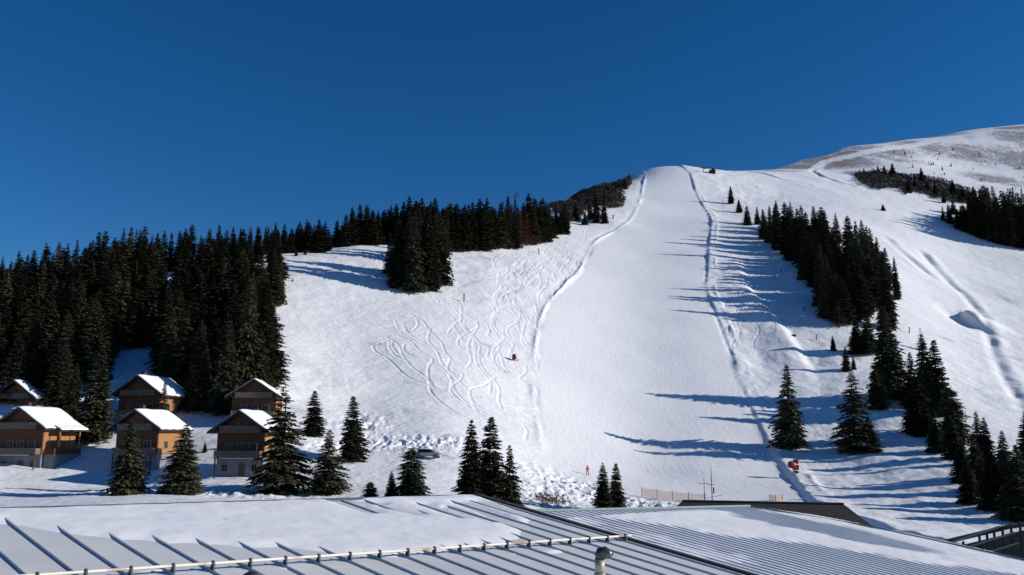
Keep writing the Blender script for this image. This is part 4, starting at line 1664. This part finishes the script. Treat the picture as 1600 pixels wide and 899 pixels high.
# far right wood
FB_U = [1472, 1485, 1500, 1530, 1560, 1610]
FB_V = [344, 350, 360, 370, 381, 390]
FT_U = [1472, 1485, 1500, 1515, 1540, 1555, 1575, 1590, 1610]
FT_V = [318, 316, 320, 300, 290, 288, 300, 292, 296]
for row in range(3):
    u = 1474 + row * 8
    while u < 1625:
        vb = np.interp(u, FB_U, FB_V) - row * 9
        vt = np.interp(u, FT_U, FT_V) + R.choice([0, 4, 8, 14, 20])
        tree_px(u, vb, min(vt, vb - 22), R.uniform(22, 30), R.choice(MID), ['front', 'second', 'rear'][row] + ' row spruce ' + ('at the left tip' if u < 1500 else 'in the middle' if u < 1560 else 'at the frame side') + ' of the wood by the right picture edge', 'wood at the right edge', 0)
        u += R.uniform(9, 13)
for (u, vb, vt) in [(1440, 285, 262), (1395, 275, 255), (1382, 272, 258), (1420, 302, 277), (1462, 305, 285), (1489, 305, 280), (1505, 312, 290), (1522, 312, 291), (1515, 318, 296), (1475, 318, 300), (1498, 315, 297), (1536, 315, 290), (1372, 270, 258), (1350, 272, 262), (1430, 296, 276), (1450, 300, 280)]:
    tree_px(u, vb, vt, 12, R.choice(MID), 'small spruce among the scrub on the upper right mountainside', 'small spruces on the upper right mountainside', 0)
for i in range(46):
    u, v = R.uniform(1395, 1600), R.uniform(232, 300)
    tree_px(u, v, v - R.uniform(4, 9), R.uniform(4, 6), LOW[0], 'tiny scattered spruce on the upper right mountainside', 'small spruces on the upper right mountainside', -1)

# left forest
FP = [(-70, 462), (0, 458), (200, 431), (330, 408), (425, 396), (441, 430), (428, 480), (414, 520), (428, 590), (402, 632), (350, 640), (322, 626), (338, 560), (318, 500), (290, 600), (250, 604), (238, 552), (172, 540), (150, 596), (100, 640), (60, 600), (-70, 606)]
FTU = [-60, 0, 27, 55, 87, 121, 162, 202, 215, 250, 315, 350, 395, 431]
FTV = [408, 405, 392, 384, 379, 373, 369, 363, 359, 364, 357, 358, 353, 346]
pts = []
tries = 0
GAPS = [(45, 468, 26, 8), (88, 455, 12, 8), (205, 437, 12, 6), (260, 428, 16, 9), (308, 402, 12, 8), (350, 427, 20, 10), (312, 460, 8, 8), (345, 540, 20, 26), (350, 585, 20, 20), (405, 420, 8, 6), (140, 500, 8, 6)]
while tries < 2600 and len(pts) < 205:
    tries += 1
    u = R.uniform(-65, 441)
    v = R.uniform(400, 640)
    if not inpoly(FP, u, v):
        continue
    if any(abs(u - a_) < b_ + 6 and c_ - 4 < v < c_ + 52 and R.random() < 0.9 for a_, c_, b_, d_ in GAPS):
        continue
    h = hit(u, v)
    if h is None:
        continue
    if any(math.hypot(h[0] - q[0], h[1] - q[1]) < 5.0 for q in pts):
        continue
    pts.append(h)
    H = R.uniform(11.5, 17.5)
    vt = max(v - H * F / h[1], np.interp(u, FTU, FTV) + R.uniform(2, 16))
    near = v > 520
    wm = R.uniform(6.2, 8.4)
    lb = fl(u, v, H, wm)
    tree_px(u, v, vt, wm * F / h[1], R.choice(HI[:3] if near else MID + FORK), lb, 'forest on the left hillside', 1 if v > 540 else 0)
u = -55
while u < 440:
    h = hitc(u, np.interp(u, [0, 200, 330, 425], [458, 431, 408, 396]) + 4)
    vt = np.interp(u, FTU, FTV) + R.choice([-8, -3, 0, 4, 9, 16, 24])
    if h is not None:
        tree_top(u, h[1] + R.uniform(-4, 16), vt, R.choice(MID + FORK), 'skyline spruce of left forest, ' + ('at the far left picture edge' if u < 40 else 'above the left chalets' if u < 120 else 'left of the middle chalets' if u < 190 else 'above the middle chalets' if u < 280 else 'above the right chalets' if u < 380 else 'at its right end') + (', rising above the row' if vt - np.interp(u, FTU, FTV) < 1 else ', lower than its neighbours'), 'forest on the left hillside', R.uniform(0.95, 1.35), 1)
    u += R.uniform(9, 15)
for (u, vb, vt, wd, lb) in [(262, 608, 480, 46, 'tall spruce behind the middle rear chalet, left of its neighbour'), (286, 618, 470, 52, 'tall dark spruce right behind the middle rear chalet'), (308, 640, 500, 48, 'tall spruce standing between the two right chalets and the forest'), (352, 645, 500, 50, 'broad spruce directly behind the rear right chalet'), (385, 628, 425, 54, 'very tall spruce behind the rear right chalet'), (408, 612, 440, 50, 'tall spruce at the forest corner right behind the chalets'), (420, 600, 498, 34, 'ragged spruce at the outer corner of the forest by the open slope'), (20, 628, 520, 50, 'tall spruce above the far left rear chalet'), (60, 625, 530, 44, 'tall spruce right above the far left rear chalet roof'), (95, 650, 540, 40, 'spruce between the left chalets and the slim spruce')]:
    tree_px(u, vb, vt, wd, R.choice(HI[:3]), lb, 'forest on the left hillside', 2)
tree_px(331, 560, 475, 34, LARCH[0], 'brown bare larch in the left hillside forest', 'larches', 2, name='larch_tree', cat='larch tree')
tree_px(1440, 548, 512, 24, LARCH[1], 'pale leafless bush on the open snow right of the tree line', 'larches', 2, name='larch_tree', cat='bare bush')

print('trees', len(TREES))
sp_ = [t for t in TREES if t['cat'] == 'spruce tree']
sp_.sort(key=lambda t: -(t['pri'] * 1000 + t['px']))
keep = sp_[:296] + [t for t in TREES if t['cat'] != 'spruce tree']
rest = sp_[296:]
for t in keep:
    e = thing(t['name'], t['label'], t['cat'], (t['x'], t['y'], t['z']), t['rot'], t['group'])
    s = t['H'] / 16.0
    wf = min(max(t['wf'], 0.45), 1.9)
    for me, nm in ((t['mesh'], 'crown'), (TRUNK, 'trunk')):
        o = bpy.data.objects.new(nm, me)
        COL.objects.link(o)
        o.parent = e
        o.scale = (s * wf, s * wf, s) if nm == 'crown' else (s, s, s)
# the farthest small ones as one mass
VV, FF = [], []
nb_ = 0
cache = {}
for t in rest:
    me = t['mesh']
    if me.name not in cache:
        cache[me.name] = (np.array([v.co[:] for v in me.vertices]), np.array([p.vertices[:] for p in me.polygons]))
    co, fa = cache[me.name]
    s = t['H'] / 16.0
    wf = min(max(t['wf'], 0.6), 1.6)
    c_, s_ = math.cos(t['rot']), math.sin(t['rot'])
    q = co * np.array([s * wf, s * wf, s])
    q = np.c_[q[:, 0] * c_ - q[:, 1] * s_ + t['x'], q[:, 0] * s_ + q[:, 1] * c_ + t['y'], q[:, 2] + t['z']]
    VV.append(q)
    FF.append(fa + nb_)
    nb_ += len(q)


def big_mesh(name, V, Fq, m):
    me = bpy.data.meshes.new(name)
    me.vertices.add(len(V))
    me.vertices.foreach_set('co', V.ravel())
    me.loops.add(Fq.size)
    me.loops.foreach_set('vertex_index', Fq.ravel().astype(np.int32))
    me.polygons.add(len(Fq))
    me.polygons.foreach_set('loop_start', np.arange(0, Fq.size, 4))
    me.polygons.foreach_set('loop_total', np.full(len(Fq), 4))
    me.update(calc_edges=True)
    me.materials.append(m)
    o = bpy.data.objects.new(name, me)
    COL.objects.link(o)
    return o


if VV:
    o = big_mesh('distant_spruces', np.vstack(VV), np.vstack(FF), MT['needle'])
    tag(o, 'farthest small spruces high on the slopes, filling the rear of the woods', 'spruces', kind='stuff')

# dwarf pine scrub: leaf clumps scattered over the ground in two thickets
rs = np.random.RandomState(5)


def thicket(name, poly, n, h0, h1, label, m='dwarf', leaf=(0.35, 0.8)):
    P0 = []
    us = [p[0] for p in poly]
    corners = [crest(p[0], 16) if p[1] == 'c' else hit(*p) for p in poly]
    wp = [(c[0], c[1]) for c in corners if c is not None]
    xs = [p[0] for p in wp]
    ys = [p[1] for p in wp]
    X = rs.uniform(min(xs), max(xs), n * 3)
    Yv = rs.uniform(min(ys), max(ys), n * 3)
    sdv = poly_sd(np.array(wp), X, Yv) + 2.5 * vnoise(X / 6, Yv / 6, 7)
    ok = sdv > 0
    X, Yv = X[ok][:n], Yv[ok][:n]
    clump = 0.55 + 0.45 * vnoise(X / 3.0, Yv / 3.0, 8) + 0.3 * vnoise(X / 9.0, Yv / 9.0, 9)
    Z = base_h(X, Yv)
    hgt = (h0 + (h1 - h0) * np.clip(clump, 0, 1.2)) * np.sqrt(rs.rand(len(X)))
    Z = Z + hgt
    L_ = rs.uniform(*leaf, len(X))
    az = rs.rand(len(X)) * 6.283
    el = rs.uniform(0.1, 1.3, len(X))
    d = np.c_[np.cos(az) * np.cos(el), np.sin(az) * np.cos(el), np.sin(el)]
    s = np.cross(d, rs.normal(size=(len(X), 3)))
    s /= np.linalg.norm(s, axis=1)[:, None]
    C = np.c_[X, Yv, Z]
    a = C - d * L_[:, None] * 0.5
    b = C + s * L_[:, None] * 0.28
    c = C + d * L_[:, None] * 0.7
    e = C - s * L_[:, None] * 0.28
    V = np.stack([a, b, c, e], 1).reshape(-1, 3)
    Fq = np.arange(len(V)).reshape(-1, 4)
    o = big_mesh(name, V, Fq, MT[m])
    tag(o, label, 'scrub', kind='stuff')


def crest(u, back):
    for v in np.arange(255, 430, 0.5):
        h = hit(u, v)
        if h is not None:
            break
    k = (h[1] + back) / h[1]
    return (h[0] * k, h[1] * k)


thicket('dwarf_pine_thicket', [(868, 332), (858, 326), (866, 'c'), (890, 'c'), (915, 'c'), (940, 'c'), (965, 'c'), (985, 'c'), (984, 293), (972, 300), (978, 322), (955, 328), (935, 322), (905, 345), (885, 350)], 26000, 0.8, 4.2, 'brownish dwarf pine thicket covering the knoll left of the upper ski run', leaf=(0.6, 1.3))
thicket('mountain_scrub', [(1334, 275), (1345, 272), (1375, 268), (1400, 272), (1440, 277), (1470, 283), (1500, 292), (1530, 305), (1520, 318), (1490, 318), (1460, 312), (1430, 300), (1415, 306), (1400, 296), (1370, 297), (1345, 290)], 17000, 0.8, 4.0, 'dark dwarf pine scrub below the bald mountain top on the right', leaf=(0.7, 1.6))
thicket('dry_shrubs', [(838, 790), (846, 776), (868, 772), (880, 778), (884, 786), (870, 792)], 500, 0.1, 0.9, 'leafless brown shrubs poking through snow behind the lodge roof', 'twig', (0.15, 0.4))


# ------------------------------------------------------------------ small things on the slopes
def place(u, v):
    h = hit(u, v)
    return (h[0], h[1], ground(h[0], h[1]))


# red snow gun beside the run
px_, py_, pz_ = place(1240, 748)
sg = thing('snow_gun', 'bright red snow gun on an orange frame at the right edge of the lower run', 'snow gun', (px_, py_, pz_))
m = MB()
axis = Vector((-0.80, -0.35, 0.15)).normalized()
c0 = Vector((-0.1, 0, 1.75))
m.tube([c0 - axis * 0.7, c0 - axis * 0.5, c0 + axis * 0.55, c0 + axis * 0.75], [0.62, 0.72, 0.74, 0.62], 18)
m.build('fan_barrel', MT['red'], sg, True)
m = MB()
m.tube([c0 + axis * 0.76, c0 + axis * 0.80], 0.6, 18)
m.build('nozzle_ring', MT['dark_steel'], sg)
m = MB()
m.box((0.15, -0.35, 1.9), (1.1, 0.45, 2.9))
m.build('control_box', MT['red'], sg, bevel=0.05)
m = MB()
m.box((0.0, -0.45, 0.7), (1.15, 0.5, 1.75))
m.build('compressor_housing', MT['orange'], sg, bevel=0.06)
m = MB()
m.tube([(0.2, 0, 0.0), (0.2, 0, 1.4)], 0.12, 8)
m.tube([(-0.9, -0.5, 0.1), (1.7, 0.4, 0.35)], 0.07, 6)
m.tube([(-0.6, 0.6, 0.1), (1.1, -0.7, 0.15)], 0.07, 6)
m.build('frame', MT['steel'], sg)
for s_ in (-1, 1):
    m = MB()
    m.tube([(0.5, s_ * 0.75 - 0.1, 0.3), (0.5, s_ * 0.75 + 0.1, 0.3)], 0.32, 14)
    m.build('wheel', MT['rubber'], sg)
# covered red gun on the left slope
px_, py_, pz_ = place(804, 565)
s2 = thing('covered_snow_gun', 'small dark red covered snow gun alone on the tracked left slope', 'snow gun', (px_, py_, pz_))
m = MB()
m.tube([(0, 0, 0.45), (-0.03, 0, 0.6), (-0.1, 0, 1.7), (-0.12, 0, 2.0)], [0.5, 0.66, 0.6, 0.4], 9)
m.build('cover', MT['dark_red'], s2, True)
m = MB()
m.tube([(0, 0, -0.1), (0, 0, 0.6)], 0.1, 6)
m.tube([(-0.8, 0, 0.15), (1.1, 0.2, 0.15)], 0.07, 6)
m.build('frame', MT['steel'], s2)
m = MB()
m.tube([(0.8, 0.2, 0.1), (1.1, 0.2, 0.7)], 0.12, 6)
m.build('hydrant', MT['dark_red'], s2)


# poles
def pole(u, vb, vt, lab, rad=0.07, box=False, grp='snow making lances and marker poles', mat_='dark_steel'):
    x, y, z = place(u, vb)
    H = (ray(u, vt) * y)[2] - z
    t = thing('slope_pole', lab, 'pole', (x, y, z), 0, grp)
    m = MB()
    m.tube([(0, 0, -0.3), (0, 0, H * 0.5), (0.02, 0, H)], [rad, rad, rad * 0.7], 6)
    m.build('shaft', MT[mat_], t)
    m = MB()
    m.tube([(0, 0, H * 0.93), (0, 0, H * 1.02)], rad * 1.7, 6)
    m.build('head', MT[mat_], t)
    if box:
        m = MB()
        m.box((-0.75, -0.4, -0.1), (0.6, 0.4, 0.75))
        m.build('base_box', MT['dark_trim'], t, bevel=0.1)


pole(1213, 528, 503, 'tall grey pole on the bank below the shadows right of the run', 0.09)
pole(1241, 528, 506, 'thin pole rising from a dark box right of the tall grey pole', 0.05, True)
pole(1276, 532, 523, 'short dark post nearest the bank top sapling', 0.16)
pole(1212, 437, 423, 'pole in the striped shadows right of the middle run', 0.1)
pole(1221, 425, 417, 'short dark post beside the striped shadows', 0.2)
pole(1257, 488, 481, 'dark post in the blue shadow under the dense wood', 0.2)
pole(1111, 418, 404, 'pole on the right edge of the run where shadows cross', 0.08)
pole(1161, 377, 350, 'thin tall pole left of the dense wood top', 0.09)
pole(725, 470, 460, 'dark post on the tracked slope right of the tree clump', 0.2)
pole(842, 397, 389, 'dark post among the tracks under the forest band', 0.2)
pole(1130, 333, 315, 'thin pole by the second small spruce of the upper run', 0.09)
pole(1147, 336, 322, 'thin pole left of the column shaped spruce', 0.09)
pole(958, 343, 337, 'short dark marker left of the upper run under the knoll', 0.35)
pole(1421, 520, 512, 'short dark post on open snow right of the tall spire', 0.2)

# drag lift tower seen above the forest band
h = hit(806, 392)
YT = h[1] + 12
x_ = ray(806, 300)[0] * YT
z_ = ground(x_, YT)
t = thing('lift_tower', 'slender lift tower with cross arm rising above the forest band', 'lift tower', (x_, YT, z_))
Ht = (ray(806, 297) * YT)[2] - z_
m = MB()
m.tube([(0, 0, 0), (0, 0, Ht)], [0.22, 0.12], 8)
m.build('mast', MT['dark_steel'], t)
m = MB()
m.tube([(-0.9, 0, Ht * 0.88), (1.2, 0, Ht * 0.91)], 0.09, 6)
m.tube([(1.0, 0, Ht * 0.86), (1.0, 0, Ht * 0.95)], 0.26, 8)
m.tube([(-0.7, 0, Ht * 0.84), (-0.7, 0, Ht * 0.91)], 0.18, 8)
m.build('cross_arm', MT['dark_steel'], t)

# lift top station on the crest
h = hit(1113, 272)
bx, by = h[0], h[1]
bz = ground(bx, by)
t = thing('lift_station', 'small dark lift top station with gantry on the crest right of the run', 'lift station', (bx, by, bz))
m = MB()
m.box((-1.6, 0, -0.5), (2.4, 3.5, 2.6))
m.prism([(-2.0, -0.3, 2.605), (2.8, -0.3, 2.605), (0.4, -0.3, 4.2)], (0, 4.2, 0))
m.build('hut', MT['dark_trim'], t)
m = MB()
for xx in (-6.5, -1.9):
    m.tube([(xx, 1, -0.5), (xx, 1, 5.2)], 0.22, 6)
m.tube([(-8.5, 1, 5.3), (2.5, 1, 4.7)], 0.32, 6)
m.tube([(-8.5, 1, 5.3), (-6.5, 1, 4.2)], 0.16, 6)
m.build('gantry', MT['dark_steel'], t)
m = MB()
m.tube([(-4.6, 1, 4.9), (-4.6, 1, 4.6)], 1.6, 12)
m.build('bull_wheel', MT['dark_steel'], t)


# orange safety nets
def net(pts, hpx, lab):
    P = [place(u, v) for u, v in pts]
    t = thing('safety_net', lab, 'safety net', P[0], 0, 'orange safety nets at the foot of the run')
    o0 = Vector(P[0])
    m = MB()
    hm = hpx * P[0][1] / F
    for i in range(len(P) - 1):
        a_, b_ = Vector(P[i]) - o0, Vector(P[i + 1]) - o0
        n = 9
        for k in range(n):
            z = 0.12 + (hm * 0.92 - 0.12) * k / (n - 1)
            m.tube([a_ + Vector((0, 0, z)), (a_ + b_) / 2 + Vector((0, 0, z - 0.06)), b_ + Vector((0, 0, z))], 0.022, 4, False)
        nn = int((b_ - a_).length / 0.22)
        for k in range(1, nn):
            q_ = a_ + (b_ - a_) * (k / nn)
            m.tube([q_ + Vector((0, 0, 0.1)), q_ + Vector((0, 0, hm * 0.9))], 0.022, 4, False)
    m.build('mesh', MT['net'], t)
    for p in P:
        q_ = Vector(p) - o0
        m = MB()
        m.tube([q_ + Vector((0, 0, -0.3)), q_ + Vector((0, 0, hm * 1.08))], 0.06, 6)
        m.build('post', MT['post'], t)


net([(1003, 775), (1027, 779), (1051, 782), (1076, 784), (1102, 786)], 13, 'long orange safety net on posts left of the antenna masts')
net([(1203, 782), (1212, 783), (1223, 782)], 9, 'short pale orange net panel beyond the dark hipped roof')


# skier in red
def skin_fig(name, verts, edges, radii, m, parent, lvl=1):
    me = bpy.data.meshes.new(name)
    me.from_pydata(verts, edges, [])
    o = bpy.data.objects.new(name, me)
    COL.objects.link(o)
    sk = o.modifiers.new('skin', 'SKIN')
    for i, r_ in enumerate(radii):
        me.skin_vertices[0].data[i].radius = (r_, r_)
    me.skin_vertices[0].data[0].use_root = True
    ss = o.modifiers.new('sub', 'SUBSURF')
    ss.levels = ss.render_levels = lvl
    me.materials.append(m)
    o.parent = parent
    return o


x_, y_, z_ = place(918, 742)
pn = thing('person', 'tiny figure in a red ski suit standing at the foot of the run', 'person', (x_, y_, z_), math.radians(25))
V_ = [(0, 0, 0.95), (0, 0, 1.2), (0, 0, 1.42), (0, 0, 1.52), (0, -0.02, 1.66), (-0.2, 0, 1.4), (-0.36, -0.08, 1.15), (-0.42, -0.25, 1.0), (0.2, 0, 1.4), (0.36, -0.08, 1.15), (0.42, -0.25, 1.0), (-0.14, 0, 0.88), (-0.18, -0.06, 0.5), (-0.2, 0.02, 0.1), (-0.2, -0.14, 0.06), (0.14, 0, 0.88), (0.2, -0.06, 0.5), (0.24, 0.02, 0.1), (0.24, -0.14, 0.06)]
E_ = [(0, 1), (1, 2), (2, 3), (3, 4), (2, 5), (5, 6), (6, 7), (2, 8), (8, 9), (9, 10), (0, 11), (11, 12), (12, 13), (13, 14), (0, 15), (15, 16), (16, 17), (17, 18)]
R_ = [0.17, 0.17, 0.16, 0.07, 0.12, 0.09, 0.065, 0.05, 0.09, 0.065, 0.05, 0.12, 0.09, 0.08, 0.07, 0.12, 0.09, 0.08, 0.07]
skin_fig('body', V_, E_, R_, MT['red_cloth'], pn)
m = MB()
m.tube([(0, -0.02, 1.6), (0, -0.02, 1.7), (0, -0.02, 1.79), (0, -0.02, 1.83)], [0.13, 0.145, 0.1, 0.03], 12)
m.build('helmet', MT['red_cloth'], pn, True)
for s_ in (-1, 1):
    m = MB()
    m.box((s_ * 0.22 - 0.045, -0.9, 0.0), (s_ * 0.22 + 0.045, 0.7, 0.025))
    o = m.build('ski', MT['dark_steel'], None)
    o.location = (x_, y_, z_ + 0.01)
    o.rotation_euler = (0, 0, math.radians(25))
    tag(o, ('left' if s_ < 0 else 'right') + ' ski under the boots of the red skier', 'ski', 'skis of the red skier')

# parked car
x_, y_, z_ = place(670, 716)
car = thing('parked_car', 'silver car with dark windows parked behind the bushy blunt topped spruce', 'car', (x_, y_, z_), math.radians(-14))
prof = [(-2.15, 0.35), (-2.2, 0.75), (-2.05, 0.98), (-1.55, 1.05), (-0.95, 1.5), (0.5, 1.52), (1.25, 1.05), (2.05, 0.9), (2.2, 0.6), (2.18, 0.35)]
m = MB()
body = [(-2.15, 0.32), (-2.22, 0.75), (-2.1, 0.98), (1.25, 1.04), (2.05, 0.88), (2.22, 0.6), (2.18, 0.32)]
m.prism([(a_, -0.88, b_) for a_, b_ in body], (0, 1.76, 0))
cb = m.build('body', MT['carpaint'], car, bevel=0.08)
m = MB()
lo, hi = 0.80, 0.66
cabin_l = [(-2.0, 0.95), (-1.55, 1.47), (0.35, 1.5), (1.2, 1.0)]
vs = [(a_, -(lo if b_ < 1.2 else hi), b_) for a_, b_ in cabin_l] + [(a_, (lo if b_ < 1.2 else hi), b_) for a_, b_ in cabin_l]
m.add(vs, [(0, 1, 2, 3), (4, 7, 6, 5), (0, 4, 5, 1), (1, 5, 6, 2), (2, 6, 7, 3), (0, 3, 7, 4)])
m.build('window', MT['glass'], car, bevel=0.04)
m = MB()
m.box((-1.5, -0.64, 1.495), (0.3, 0.64, 1.55))
m.build('roof', MT['carpaint'], car, bevel=0.03)
for a_ in (-1.35, 1.35):
    for s_ in (-1, 1):
        m = MB()
        m.tube([(a_, s_ * 0.78, 0.32), (a_, s_ * 0.95, 0.32)], 0.33, 16)
        wh = m.build('wheel', MT['rubber'], car)
        m = MB()
        m.tube([(a_, s_ * 0.90, 0.32), (a_, s_ * 0.97, 0.32)], 0.2, 12)
        m.build('rim', MT['steel'], wh)
for s_ in (-1, 1):
    m = MB()
    m.box((2.12, s_ * 0.62 - 0.16, 0.64), (2.235, s_ * 0.62 + 0.16, 0.8))
    m.build('headlight', MT['glass'], car, bevel=0.02)
